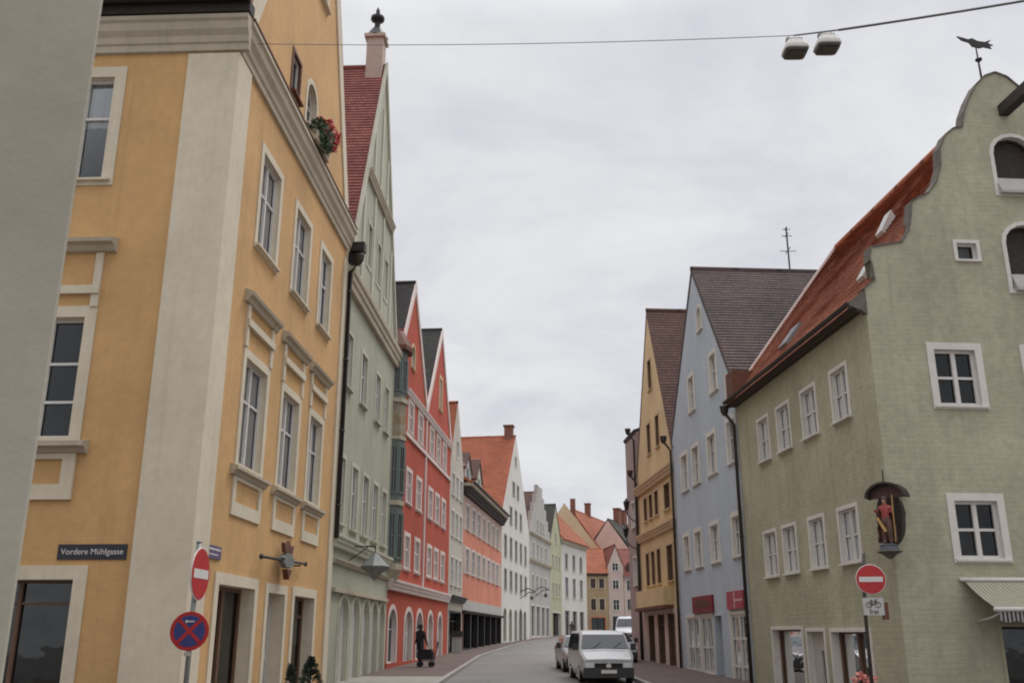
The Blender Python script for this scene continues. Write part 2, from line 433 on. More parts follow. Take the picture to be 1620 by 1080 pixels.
class House:
    def __init__(h, name, label, fr, length, wallmat, cat='house', group=None, base_z=0):
        h.fr = fr; h.L = length; h.mat = M[wallmat]
        w = fr.W(0, 0, 0); h.e = thing(name, label, cat, (w.x, w.y, base_z), group)
        h.holes = {}
    def part(h, name, mb, mats, parent=None, **k): return mb.build(name, mats, parent or h.e, **k)
    def wall(h, outline, depth, fr=None, key='main', name='wall', mat=None, back=None, extra=None):
        """front face with real openings, reveals and a dark room behind each; side and back walls"""
        fr = fr or h.fr; b = MB(); holes = h.holes.get(key, [])
        loops = [outline] + [q[0] for q in holes]
        tri = tessellate_polygon([[Vector((s, z, 0)) for s, z in lp] for lp in loops])
        flat = [p for lp in loops for p in lp]
        b.solid([fr.W(s, 0, z) for s, z in flat], [tuple(t) for t in tri])
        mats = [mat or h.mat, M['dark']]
        for lp, r, rm in holes:
            n = len(lp)
            if rm not in mats: mats.append(rm)
            ri = mats.index(rm)
            for i in range(n):
                (sa, za), (sb, zb) = lp[i], lp[(i + 1) % n]
                b.face([fr.W(sa, 0, za), fr.W(sb, 0, zb), fr.W(sb, -r, zb), fr.W(sa, -r, za)], ri)
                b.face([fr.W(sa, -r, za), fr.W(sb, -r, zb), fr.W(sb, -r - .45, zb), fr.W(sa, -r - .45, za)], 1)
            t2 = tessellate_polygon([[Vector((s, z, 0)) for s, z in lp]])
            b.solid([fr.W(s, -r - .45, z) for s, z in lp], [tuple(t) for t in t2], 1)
        if depth:
            n = len(outline)
            for i in range(n):
                (sa, za), (sb, zb) = outline[i], outline[(i + 1) % n]
                b.face([fr.W(sa, 0, za), fr.W(sb, 0, zb), fr.W(sb, -depth, zb), fr.W(sa, -depth, za)], 0)
            t3 = tessellate_polygon([[Vector((s, z, 0)) for s, z in outline]])
            b.solid([fr.W(s, -depth, z) for s, z in outline], [tuple(t) for t in t3], 0)
        if extra: extra(b)
        return h.part(name, b, mats, recalc=False)
    def win(h, s0, s1, z0, z1, sur=.15, surm='whitetrim', fm='frame', arch=0, r=.13, nx=2, tr=(.55,), sill=.1,
            curtain=.5, glass='glass', fr=None, key='main', bar=.05, surp=.03, name='window', sillm=None, lite=False, topx=0, revm=None):
        """s0..z1 is the clear opening; window (frame) > pane, surround, sill, curtain"""
        fr = fr or h.fr
        if curtain >= 1 and glass == 'glass': glass = 'clearglass'
        lp = opening(s0, s1, z0, z1, arch)
        h.holes.setdefault(key, []).append((lp, r, M[revm or surm] if (sur or revm) else h.mat))
        b = MB()
        inn = opening(s0 + bar, s1 - bar, z0 + bar, z1 - bar, max(0, arch - bar * .6) if arch else 0)
        b.ring(fr, inn, lp, -r + .001, -r + .055)
        w = s1 - s0
        for i in range(1, nx):
            c = s0 + w * i / nx
            b.box(fr, c - bar * .75, c + bar * .75, -r - .002, -r + .062, z0 + bar * .5, z1 - bar * .5)
        for t in tr:
            zz = z0 + (z1 - z0) * t
            b.box(fr, s0 + bar * .5, s1 - bar * .5, -r + .004, -r + .048, zz - bar * .45, zz + bar * .45)
        o = h.part(name, b, M[fm])
        g = MB(); pl = opening(s0 + .01, s1 - .01, z0 + .01, z1 - .01, arch)
        t = tessellate_polygon([[Vector((s, z, 0)) for s, z in pl]])
        g.solid([fr.W(s, -r - .012, z) for s, z in pl], [tuple(x) for x in t])
        h.part('pane', g, M[glass], o, recalc=False)
        if sur:
            x = MB(); x.ring(fr, lp, opening(s0 - sur, s1 + sur, z0 - (sur if not sill else sur * .6), z1 + sur + topx, arch * (1 + sur * 2 / w) if arch else 0), -.01, surp)
            h.part('surround', x, M[surm], o)
        if sill:
            x = MB(); x.profile(fr, s0 - sur * .8, s1 + sur * .8, [(-r + .02, z0 + .02), (surp + sill, z0 - .015), (surp + sill, z0 - .065), (-.02, z0 - .075)])
            h.part('sill', x, M[sillm or surm], o)
        if curtain > 0 and not lite:
            x = MB(); n = 26
            zt = z1 - .02; zb = z1 - (z1 - z0) * curtain
            pts = []
            ph = random.random() * 6
            gap = random.choice([0, 0, .25, .4]) if curtain < 1 else 0
            for k in range(n):
                u0, u1 = k / n, (k + 1) / n
                if abs((u0 + u1) / 2 - .5) < gap / 2: continue
                f = lambda u: -r - .06 + .022 * math.sin(u * 46 + ph) + .012 * math.sin(u * 19 + ph)
                a0, a1 = s0 + .02 + (w - .04) * u0, s0 + .02 + (w - .04) * u1
                x.face([fr.W(a0, f(u0), zb), fr.W(a1, f(u1), zb), fr.W(a1, f(u1), zt), fr.W(a0, f(u0), zt)])
            if x.f: h.part('curtain', x, M['curtain'], o, recalc=False)
        return o
    def gable_roof(h, s0, s1, sa, ze0, ze1, za, depth, tmat, over=.12, ov=.25, name='roof', fr=None, row=.17, capr=.1):
        fr = fr or h.fr; b = MB()
        for (se, ze) in ((s0, ze0), (s1, ze1)):
            d = (se - sa); k = (za - ze) / abs(d)
            sgn = 1 if d > 0 else -1
            e = (se + sgn * ov, ze - k * ov)
            b.slope(fr.W(e[0], over, e[1]), fr.W(e[0], -depth, e[1]), fr.W(sa, -depth, za), fr.W(sa, over, za), row=row)
        b.tube([fr.W(sa, over + .02, za + .0), fr.W(sa, -depth, za + .0)], capr, 8)
        return h.part(name, b, M[tmat])
    def eave_roof(h, s0, s1, pe, ze, pr, zr, tmat, pb=None, name='roof', fr=None, row=.17, inset=0):
        fr = fr or h.fr; b = MB()
        b.slope(fr.W(s0, pe, ze), fr.W(s1, pe, ze), fr.W(s1 - inset, -pr, zr), fr.W(s0 + inset, -pr, zr), row=row)
        pb = pb if pb is not None else -2 * pr - pe
        b.slope(fr.W(s0, pb, ze), fr.W(s1, pb, ze), fr.W(s1 - inset, -pr, zr), fr.W(s0 + inset, -pr, zr), row=row)
        b.tube([fr.W(s0 + inset, -pr, zr), fr.W(s1 - inset, -pr, zr)], .11, 8)
        return h.part(name, b, M[tmat])
    def cornice(h, s0, s1, z0, z1, out, mat='cream', fr=None, name='cornice', steps=3):
        fr = fr or h.fr; b = MB(); H = z1 - z0
        pr = [(-.02, z0)]
        for i in range(steps):
            t0, t1 = i / steps, (i + 1) / steps
            po = out * (.3 + .7 * t1)
            pr += [(po, z0 + H * t0 + (.012 if i else 0)), (po + .02, z0 + H * (t0 + t1) / 2), (po + .02, z0 + H * t1)]
        pr += [(-.02, z1 + .03)]
        b.profile(fr, s0, s1, pr)
        return h.part(name, b, M[mat])
    def band(h, s0, s1, z0, z1, p=.05, mat='cream', fr=None, name='band'):
        b = MB(); b.box(fr or h.fr, s0, s1, -.02, p, z0, z1); return h.part(name, b, M[mat])
    def verge(h, pts, w, mat, p=.07, name='verge', fr=None):
        """band following a gable edge (list of s,z), width w downward"""
        b = MB()
        for (sa, za), (sb, zb) in zip(pts[:-1], pts[1:]):
            b.extrude(fr or h.fr, [(sa, za - w), (sb, zb - w), (sb, zb), (sa, za)], -.02, p)
        return h.part(name, b, M[mat])
    def pipe(h, s, p, z0, z1, fr=None, r=.055, mat='pipe', hopper=True):
        fr = fr or h.fr; b = MB()
        b.tube([fr.W(s, p + .35, z1 + .25), fr.W(s, p + .3, z1 + .05), fr.W(s, p, z1 - .35), fr.W(s, p, z0)], r, 8)
        if hopper: b.lathe(fr.W(s, p + .3, z1 - .05), [(.06, 0), (.13, .12), (.16, .3), (.16, .34)], 10)
        z = z0 + 1
        while z < z1 - .6:
            b.lathe(fr.W(s, p, z), [(r + .02, 0), (r + .02, .05)], 8); z += 2.4
        return h.part('downpipe', b, M[mat], smooth=True)
    def gutter(h, s0, s1, p, z, fr=None, mat='pipe', r=.09):
        fr = fr or h.fr; b = MB()
        pr = [(p + r * math.cos(a), z + r * math.sin(a)) for a in [math.pi + math.pi * i / 8 for i in range(9)]]
        pr += [(p + r * .8, z), (p, z - r * .8), (p - r * .8, z)]
        b.profile(fr, s0, s1, pr); return h.part('gutter', b, M[mat])

def gable_outline(L, ze0, ze1, sa, za, g0=.01, zb=-1.0):
    return [(g0, zb), (L - g0, zb), (L - g0, ze1), (sa, za), (g0, ze0)]

# ------------------------------------------------------------------ street-front lines
F = {}
F['orange'] = (Fr((-6.2, 18.75), (.0437, .999), True), 11.92)
F['gasse'] = (Fr((-6.2, 18.75), (-.999, .0437), False), 14)
F['sage'] = (Fr((-5.68, 30.66), (.0437, .999), True), 10.6)
F['red'] = (Fr((-5.22, 41.25), (.0847, .9964), True), 17.04)
F['beige'] = (Fr((-3.77, 58.23), (.0995, .995), True), 5.53)
F['salmon'] = (Fr((-3.22, 63.73), (.1191, .9929), True), 19.55)
F['white'] = (Fr((-.89, 83.14), (.158, .9874), True), 16.83)
F['grey'] = (Fr((1.77, 99.76), (.1961, .9806), True), 13.6)
F['lime'] = (Fr((4.43, 113.09), (.2149, .9766), True), 7.78)
F['cream'] = (Fr((6.1, 120.69), (.3304, .9439), True), 11.79)
F['green'] = (Fr((8.62, 22), (-.0758, .9971), False), 10.59)
F['front'] = (Fr((8.62, 22), (.9971, .0758), True), 8.6)
F['blue'] = (Fr((7.82, 32.56), (-.0659, .9978), False), 9.81)
F['yellow'] = (Fr((7.17, 42.35), (-.0659, .9978), False), 8.15)
F['rose'] = (Fr((6.64, 50.48), (-.0659, .9978), False), 2.37)
#BUILDINGS
# ================================================================== left side of the street
# ---- ochre corner house
f, L = F['orange']; g = F['gasse'][0]
h = House('corner_house', 'ochre corner house with broad cream corner pilaster and hooded windows', f, L, 'orange')
for s0, s1 in ((2.35, 3.85), (5.5, 7.0), (8.42, 9.7)):
    h.win(s0, s1, 10.55, 13.0, sur=.2, surm='cream', tr=(.62,), curtain=1, r=.16, bar=.06, glass='clearglass')
for s0, s1, q0, q1 in ((2.3, 3.95, 1.85, 4.62), (5.42, 7.02, 4.95, 7.72), (8.3, 9.75, 7.95, 10.6)):
    h.win(s0, s1, 5.32, 7.75, sur=.2, surm='cream', tr=(.62,), curtain=1, r=.17, sill=0, bar=.06, glass='clearglass')
    c = (s0 + s1) / 2; hw = (s1 - s0) / 2 + .22
    b = MB(); b.box(f, c - hw, c + hw, -.02, .10, 8.45, 8.62); b.box(f, c - hw, c - hw + .16, -.02, .06, 7.97, 8.45)
    b.box(f, c + hw - .16, c + hw, -.02, .06, 7.97, 8.45); b.box(f, c - hw, c - hw + .16, -.02, .06, 8.62, 8.95); b.box(f, c + hw - .16, c + hw, -.02, .06, 8.62, 8.95)
    h.part('window_panel', b, M['cream'])
    b = MB(); b.profile(f, c - hw - .22, c + hw + .22, [(-.02, 8.97), (.08, 8.98), (.12, 9.08), (.2, 9.11), (.22, 9.18), (.19, 9.21), (-.02, 9.28)])
    h.part('hood_moulding', b, M['mould'])
    b = MB(); b.profile(f, c - hw - .2, c + hw + .2, [(-.02, 5.0), (.07, 5.02), (.11, 5.1), (.18, 5.12), (.18, 5.19), (-.02, 5.25)])
    h.part('sill_moulding', b, M['mould'])
    b = MB(); b.ring(f, opening(c - hw + .2, c + hw - .2, 4.45, 4.93), opening(c - hw, c + hw, 4.16, 5.005), -.02, .045)
    h.part('apron_panel', b, M['cream'])
h.win(1.75, 4.25, .15, 2.68, sur=.24, surm='cream', fm='brownframe', nx=2, tr=(), sill=0, curtain=0, glass='shopglass', r=.35, name='shop_window', bar=.09)
h.win(5.35, 6.85, -.3, 2.66, sur=.22, surm='cream', fm='blind', nx=2, tr=(.5,), sill=0, curtain=0, glass='shopglass', r=.35, name='door', bar=.3)
h.win(7.8, 10.0, .1, 2.68, sur=.24, surm='cream', fm='brownframe', nx=2, tr=(.8,), sill=0, curtain=.5, glass='shopglass', r=.35, name='shop_window', bar=.09)
h.win(5.7, 6.75, 15.75, 17.25, sur=.16, surm='cream', arch=.5, tr=(.6,), curtain=.7, r=.2)
h.win(4.1, 4.85, 15.85, 17.05, sur=.1, surm='rust', fm='frame', nx=1, tr=(), curtain=0, r=.12, name='hatch', sill=.12, sillm='rust')
h.win(6.3, 7.2, 20.6, 22.0, sur=.16, surm='cream', arch=.45, tr=(.6,), curtain=0, r=.2)
out = [(.01, -1), (L - .01, -1), (L - .01, 14.9), (L - .25, 14.95), (6, 27.6), (.35, 15.0), (.01, 14.9)]
holes = h.holes['main']
def corner_wall(h, out, fr, depth, skip, key='main'):
    hd = h.holes.get(key, [])
    b0 = MB()
    n = len(out)
    for i in range(n):
        if i in skip: continue
        (sa, za), (sb, zb) = out[i], out[(i + 1) % n]
        b0.face([fr.W(sa, 0, za), fr.W(sb, 0, zb), fr.W(sb, -depth, zb), fr.W(sa, -depth, za)], 0)
    return b0
side = corner_wall(h, out, f, 12, (6,))
def addside(b):
    for fc, mi in zip(side.f, side.m): b.face([side.v[k] for k in fc], mi)
h.wall(out, 0, extra=addside)
# alley front of the same house
for u0, u1, z0, z1 in ((2.75, 4.1, 11.15, 13.68),):
    h.win(u0, u1, z0, z1, sur=.26, surm='cream', tr=(.62,), curtain=.45, r=.2, fr=g, key='alley', bar=.06)
h.win(2.68, 4.2, 5.45, 7.98, sur=.24, surm='cream', tr=(.62, .3), curtain=0, r=.22, fr=g, key='alley', bar=.06, sill=0)
b = MB(); b.box(g, 2.44, 4.44, -.02, .1, 8.48, 8.66); b.box(g, 2.44, 2.6, -.02, .06, 8.2, 8.48); b.box(g, 2.44, 2.6, -.02, .06, 8.66, 9.4); h.part('window_panel', b, M['cream'])
b = MB(); b.profile(g, 2.18, 4.7, [(-.02, 9.4), (.12, 9.42), (.2, 9.52), (.32, 9.56), (.34, 9.64), (-.02, 9.76)]); h.part('hood_moulding', b, M['mould'])
b = MB(); b.profile(g, 2.25, 4.6, [(-.02, 5.1), (.1, 5.12), (.16, 5.2), (.28, 5.23), (.28, 5.33), (-.02, 5.4)]); h.part('sill_moulding', b, M['mould'])
b = MB(); b.ring(g, opening(2.72, 4.2, 4.5, 5.0), opening(2.46, 4.45, 4.2, 5.11), -.02, .07); h.part('apron_panel', b, M['cream'])
h.win(2.2, 4.6, -.2, 2.68, sur=.26, surm='cream', fm='brownframe', nx=2, tr=(.85,), sill=0, curtain=0, r=.4, fr=g, key='alley', name='shop_window', glass='shopglass')
h.wall([(.0, -1), (14, -1), (14, 15.3), (.0, 15.3)], 0, fr=g, key='alley', name='wall')
# corner pilaster wraps both fronts
b = MB(); b.box(g, -.07, 1.1, 0, .07, -1, 14.2); h.part('pilaster', b, M['cream'])
b = MB(); b.box(f, 0.003, .86, -.01, .07, -1, 14.2); h.part('pilaster', b, M['cream'])
b = MB(); b.box(f, L - .55, L - .02, -.01, .06, -1, 13.9); h.part('pilaster', b, M['cream'])
cz = [(-.02, 14.24), (.08, 14.26), (.09, 14.42), (.13, 14.45), (.15, 14.6), (.24, 14.72), (.26, 14.9), (.32, 14.95), (.32, 15.05), (-.02, 15.12)]
b = MB(); b.profile(f, .0, L - .03, cz); h.part('cornice', b, M['mould'])
b = MB(); b.profile(g, -.27, 14, [(p, z + .012) for p, z in cz]); h.part('cornice', b, M['mould'])
b = MB(); b.box(f, .02, L - .05, .0, .33, 15.10, 15.15); h.part('cornice_flashing', b, M['rust'])
h.gutter(-.3, 14, .5, 15.5, fr=g, r=.2, mat='metal')
b = MB(); b.box(g, -.3, 14, .0, .32, 15.12, 15.4); h.part('eaves_board', b, M['wood'])
h.verge([(.12, 15.1), (6, 27.75)], 1.3, 'cream', p=.05)
h.verge([(L - .12, 15.0), (6, 27.75)], 1.2, 'cream', p=.055)
h.gable_roof(0, L, 6, 15.25, 15.05, 27.75, 13, 't_red', over=.05, ov=.02)
h.pipe(L - .02, .14, 4.6, 13.9, r=.075)
E_orange = h

# ---- sage gabled house
f, L = F['sage']
h = House('gabled_house', 'sage green gabled house with a red tile roof and tall blind arches below', f, L, 'sage')
for s0, s1 in ((.55, 1.55), (3.2, 4.25), (6.15, 7.1), (8.2, 9.1)):
    h.win(s0, s1, 9.75, 11.65, sur=.13, surm='sage_lt', tr=(.6,), curtain=1, r=.12)
for s0, s1 in ((.35, 1.3), (2.5, 3.5), (4.5, 5.5), (6.5, 7.5), (8.5, 9.5)):
    h.win(s0, s1, 5.15, 7.3, sur=.16, surm='sage_lt', tr=(.6,), curtain=1, r=.12)
for s0, s1 in ((1.5, 3.05), (3.5, 4.9), (5.4, 6.8), (7.2, 8.5), (8.9, 10.1)):
    h.win(s0, s1, -.5, 2.9, sur=.14, surm='sage_lt', fm='blind', arch=.7, nx=3, tr=(.3, .6), sill=0, curtain=0, r=.18, name='arched_shutter', bar=.27)
for s0, s1 in ((3.3, 4.0), (5.3, 6.0), (7.0, 7.7)):
    h.win(s0, s1, 15.2, 16.9, sur=.12, surm='sage_lt', nx=1, tr=(), curtain=0, r=.15, sill=0, name='loft_window')
out = gable_outline(L, 13.3, 13.3, L / 2, 25.1)
h.wall(out, 12)
h.cornice(-.0, L, 13.05, 13.75, .3, 'mould')
h.cornice(2.55, L - 2.5, 18.5, 18.85, .2, 'mould')
h.cornice(0, L, 4.35, 4.75, .22, 'sage_lt')
h.cornice(.1, L - .1, 3.85, 4.0, .12, 'mould')
h.band(0.3, L - .3, 2.98, 3.1, .12, 'mould')
b = MB()
for s in (2.3, 4.3, 6.3, 8.3): b.box(f, s - .12, s + .12, -.02, .06, 13.8, min(18.45, 13.3 + 2.2 * min(s, L - s) - .6))
for s in (3.9, 5.3, 6.7): b.box(f, s - .11, s + .11, -.02, .06, 18.9, min(23, 13.3 + 2.2 * min(s, L - s) - .6))
h.part('lesene', b, M['sage_lt'])
h.verge([(.1, 13.8), (L / 2, 25.3)], .5, 'sage_lt', p=.09); h.verge([(L - .1, 13.8), (L / 2, 25.3)], .5, 'sage_lt', p=.095)
h.gable_roof(0, L, L / 2, 13.3, 13.3, 25.1, 12, 't_red', over=-.02, ov=.2, row=.18)
b = MB(); c = f.W(L / 2, -.45, 0)
b.box(f, L / 2 - .36, L / 2 + .36, -.8, -.1, 24.3, 26.35); b.box(f, L / 2 - .46, L / 2 + .46, -.9, 0, 26.35, 26.5)
ch = h.part('chimney', b, M['taupe'])
b = MB(); b.lathe((c.x, c.y, 26.5), [(.5, 0), (.3, .35), (.13, .6), (.12, .8), (.3, .95), (.3, 1.08), (.1, 1.2), (.08, 1.45), (.02, 1.6)], 12)
h.part('chimney_cap', b, M['metal'], ch)
b = MB()
b.box(f, .15, .32, .0, .4, 13.9, 14.75); b.box(f, -.02, .34, .05, .58, 14.35, 14.68); h.part('hopper_head', b, M['metal'])

# ---- twin gabled red house with an oriel
f, L = F['red']
h = House('twin_gabled_house', 'bright red house with two steep gables, pale trim and arched ground floor', f, L, 'red')
for s0, s1 in ((1.4, 2.5), (3.4, 4.55), (6.0, 7.2), (9.5, 10.7), (11.75, 12.95), (14.0, 15.2)):
    if s0 > 2.6: h.win(s0, s1, 10.95, 12.35, sur=.2, surm='redtrim', fm='redtrim', tr=(.6,), curtain=1, r=.08, sill=.06, bar=.09)
    if s0 > 2.6: h.win(s0, s1, 7.6, 9.05, sur=.2, surm='redtrim', fm='redtrim', tr=(.6,), curtain=1, r=.08, sill=.06, bar=.09)
    if s0 > 2.6: h.win(s0, s1, 4.6, 6.05, sur=.2, surm='redtrim', fm='redtrim', tr=(.6,), curtain=1, r=.08, sill=.06, bar=.09)
h.win(3.7, 4.5, 14.2, 15.3, sur=.16, surm='yellowtrim', nx=1, tr=(), curtain=0, r=.12, arch=.35, name='loft_window', sill=.06)
h.win(12.3, 13.1, 14.1, 15.9, sur=.2, surm='yellowtrim', nx=1, tr=(.5,), curtain=1, r=.12, name='loft_window', sill=.06)
for s0, s1, k in ((.45, 2.1, 'shop_window'), (4.0, 5.9, 'arched_shutter'), (6.95, 8.6, 'shop_window'), (10.2, 11.7, 'arched_shutter'), (13.4, 14.9, 'arched_shutter')):
    if k == 'shop_window': h.win(s0, s1, .55, 2.75, sur=.2, surm='redtrim', fm='frame', arch=.75, nx=1, tr=(.62,), sill=0, curtain=0, r=.2, name=k, glass='shopglass')
    else: h.win(s0, s1, .2, 2.75, sur=.2, surm='redtrim', fm='blind', arch=.75, nx=3, tr=(.6,), sill=0, curtain=0, r=.2, name=k, bar=.27)
c1, c2, v = 4.05, 12.65, 8.25
out = [(.01, -1), (L - .01, -1), (L - .01, 12.9), (c2, 18.7), (v, 13.1), (c1, 18.45), (.01, 12.9)]
h.wall(out, 11)
h.cornice(2.6, L, 12.55, 12.85, .16, 'redtrim')
h.band(2.6, L, 10.6, 10.78, .09, 'redtrim')
h.cornice(0, L, 3.5, 3.95, .22, 'redtrim')
h.band(v - .12, v + .12, 4.0, 12.5, .07, 'redtrim', name='lesene')
h.band(.05, L, .0, .55, .05, 'brickred' if 'brickred' in M else 'red', name='plinth')
h.verge([(.1, 13.1), (c1, 18.7)], .55, 'redtrim'); h.verge([(v, 13.3), (c1, 18.7)], .55, 'redtrim', p=.075)
h.verge([(v, 13.3), (c2, 18.95)], .55, 'redtrim', p=.07); h.verge([(L - .1, 13.1), (c2, 18.95)], .55, 'redtrim', p=.075)
h.gable_roof(0.2, v, c1, 12.9, 13.0, 18.7, 10, 't_dark', over=.0, ov=.1)
h.gable_roof(v, L, c2, 13.0, 12.8, 18.95, 10, 't_dark', over=.0, ov=.1)
# oriel: polygonal bay from first floor to its own little roof
def orpoly(gr=0): return [(-.2 - gr, -.05), (-.05 - gr, .30 + gr), (.42, .46 + gr), (.82 + gr, .32 + gr), (1.05 + gr, -.05)]
def orprism(b, z0, z1, gr=0, mi=0, gr1=None):
    a = [f.W(s, p, z0) for s, p in orpoly(gr)]; c = [f.W(s, p, z1) for s, p in orpoly(gr if gr1 is None else gr1)]
    n = len(a); b.solid(a + c, [(i, (i + 1) % n, n + (i + 1) % n, n + i) for i in range(n)] + [tuple(range(n)), tuple(reversed(range(n, 2 * n)))], mi)
b = MB(); orprism(b, 4.3, 13.9); ob = h.part('oriel', b, M['oriel'])
b = MB(); orprism(b, 3.9, 4.3, -.12, 0, .04); h.part('oriel_corbel', b, M['mould'], ob)
for z0, z1, gr in ((4.3, 4.55, .06), (7.0, 7.2, .05), (9.85, 10.0, .05), (11.5, 11.7, .08)):
    b = MB(); orprism(b, z0, z1, gr); h.part('oriel_moulding', b, M['mould'], ob)
b = MB(); orprism(b, 13.9, 14.1, .22); orprism(b, 14.1, 14.9, .22, 0, -.2); h.part('oriel_roof', b, M['rust'], ob)
b = MB(); orprism(b, 10.02, 11.48, .012); h.part('painted_panel', b, M['fresco'], ob)
def orwin(i, z0, z1):
    (sa, pa), (sb, pb) = orpoly()[i], orpoly()[i + 1]
    A, B = f.W(sa, pa, 0), f.W(sb, pb, 0); d = (B - A); ln = d.length
    fr = Fr((A.x, A.y), (d.x, d.y), True); 
    if (fr.W(0, 1, 0) - f.W(.5, .2, 0)).length < (fr.W(0, -1, 0) - f.W(.5, .2, 0)).length: fr.Nn = (-fr.Nn[0], -fr.Nn[1])
    b = MB(); b.ring(fr, opening(.1, ln - .1, z0 + .08, z1 - .08), opening(.03, ln - .03, z0, z1), -.01, .04)
    b.box(fr, ln / 2 - .02, ln / 2 + .02, -.005, .035, z0 + .05, z1 - .05); b.box(fr, .06, ln - .06, -.004, .03, (z0 + z1) / 2 - .02, (z0 + z1) / 2 + .02)
    h.part('oriel_window', b, M['oriel'], ob)
    b = MB(); b.face([fr.W(.06, .01, z0 + .04), fr.W(ln - .06, .01, z0 + .04), fr.W(ln - .06, .01, z1 - .04), fr.W(.06, .01, z1 - .04)]); h.part('oriel_pane', b, M['carglass'], ob)
    b = MB()
    b.box(fr, ln - .03, ln + .05, -.02, .035, z0, z1); h.part('oriel_shutter', b, M['teal'], ob)
for i in range(4):
    for z0, z1 in ((4.75, 6.7), (7.5, 9.6), (12.0, 13.5)): orwin(i, z0, z1)

# ---- narrow beige house
f, L = F['beige']
h = House('narrow_house', 'narrow grey beige gabled house between the red and the salmon house', f, L, 'beige')
for z0, z1 in ((4.6, 6.2), (7.5, 9.0), (10.0, 11.3)):
    for s0 in (.7, 2.3, 3.9): h.win(s0, s0 + .95, z0, z1, sur=.12, tr=(.6,), curtain=1, r=.1, sill=.06)
h.win(2.3, 3.1, 12.6, 13.6, sur=.1, nx=1, tr=(), r=.1, sill=0, lite=True)
h.win(.5, 5.0, .5, 3.0, sur=.1, surm='metal', fm='metal', nx=3, tr=(.8,), r=.3, sill=0, curtain=0, glass='shopglass', name='shop_window')
h.wall(gable_outline(L, 11.8, 11.8, 2.6, 16.2), 10)
h.gable_roof(0, L, 2.6, 11.8, 11.8, 16.2, 10, 't_bright', over=-.02, ov=.1)
h.cornice(0, L, 3.6, 3.95, .35, 'metal', name='shop_canopy')

# ---- salmon house, eaves to the street
f, L = F['salmon']
h = House('eaves_house', 'salmon pink house with a heavy dark eaves cornice and small gabled dormers', f, L, 'salmon')
ws = [(1.2 + i * 2.5, 2.5 + i * 2.5) for i in range(7)]
for s0, s1 in ws:
    h.win(s0, s1, 8.5, 10.1, sur=.14, surm='redtrim', tr=(.6,), curtain=1, r=.1, sill=.06)
    h.win(s0, s1, 5.65, 7.2, sur=.14, surm='redtrim', tr=(.6,), curtain=1, r=.1, sill=.06)
for i in range(6): h.win(.5 + i * 3.15, 3.3 + i * 3.15, .85, 3.05, sur=.08, surm='metal', fm='metal', nx=2, tr=(), r=.3, sill=0, curtain=0, glass='shopglass', name='shop_window')
h.wall([(.01, -1), (L - .01, -1), (L - .01, 11.3), (.01, 11.3)], 9)
for z0, z1 in ((8.36, 10.26), (5.52, 7.36)):
    a = .02
    for c0, c1 in [(s0 - .14, s1 + .14) for s0, s1 in ws] + [(L - .02, None)]:
        h.band(a, c0, z0, z1, .015, 'taupe', name='window_pier'); a = c1
for i in range(7):
    a = max(.02, 3.42 + (i - 1) * 3.15); h.band(a, min(L - .02, .42 + i * 3.15), -.9, 3.04, .04, 'shopfront', name='shop_pier')
h.band(.45, L - .4, -.9, .76, .03, 'shopfront', name='shop_plinth')
h.band(.02, L - .02, 10.3, 10.6, .02, 'taupe')
h.cornice(0, L, 10.65, 11.2, .45, 'wood'); h.band(0, L, 11.2, 11.42, .6, 'mould', name='eaves_board'); h.gutter(0, L, .68, 11.5)
h.band(.02, L - .02, 3.15, 3.9, .05, 'grey', name='sign_band'); h.cornice(.02, L - .02, 3.05, 3.2, .3, 'metal', name='shop_canopy')
h.eave_roof(0, L, .6, 11.45, 5, 15.0, 't_bright', pb=-9)
for s0, zt in ((1.6, 13.9), (6.6, 14.3)):
    b = MB(); b.extrude(f, [(s0, 11.5), (s0 + 2.6, 11.5), (s0 + 2.6, 12.9), (s0 + 1.3, zt), (s0, 12.9)], -.2, -4)
    d = h.part('dormer', b, M['sage_lt'] if s0 > 5 else M['grey'])
    b = MB(); b.box(f, s0 + .8, s0 + 1.8, -.22, -.14, 11.8, 12.8); b.box(f, s0 + 1.25, s0 + 1.35, -.2, -.12, 11.8, 12.8); h.part('dormer_window', b, M['carglass'], d)
    b = MB()
    for sg in (-1, 1):
        e = s0 + 1.3 + sg * 1.5
        b.slope(f.W(e, -.1, 12.7), f.W(e, -4, 12.7), f.W(s0 + 1.3, -4, zt + .08), f.W(s0 + 1.3, -.1, zt + .08))
    h.part('dormer_roof', b, M['t_redbrown'], d)

# ---- white gabled house
f, L = F['white']
h = House('white_gabled_house', 'tall white gabled house with a bright orange roof and a chimney at its tip', f, L, 'white')
for z0, z1, cs in ((5.5, 7.2, (2, 5, 8, 11, 14)), (8.3, 10.1, (2, 5, 8, 11, 14)), (11.4, 12.9, (5, 8, 11)), (14.2, 15.4, (6.6, 9.2))):
    for c in cs: h.win(c - .65, c + .65, z0, z1, sur=.12, surm='sage_lt', fm='greyframe', tr=(.6,), curtain=.8, r=.12, sill=.06, lite=z0 > 14)
h.win(7.4, 8.4, 17.0, 18.0, sur=.1, nx=1, tr=(), r=.1, sill=0, lite=True)
for s0, s1 in ((1, 2.4), (4, 5.4), (7, 8.4), (12.6, 14.2)): h.win(s0, s1, 1.2, 3.9, sur=.12, surm='sage_lt', fm='greyframe', arch=.5, nx=2, tr=(.7,), r=.2, sill=0, curtain=0, glass='shopglass', name='shop_window')
h.win(9.8, 11.6, .7, 4.0, sur=.2, surm='grey', fm='wood', arch=.8, nx=2, tr=(.6,), r=.3, sill=0, curtain=0, name='door', bar=.3)
h.wall(gable_outline(L, 11.6, 11.6, 8.1, 20.1), 14)
h.gable_roof(0, L, 8.1, 11.6, 11.6, 20.1, 16, 't_bright', over=-.02, ov=.2)
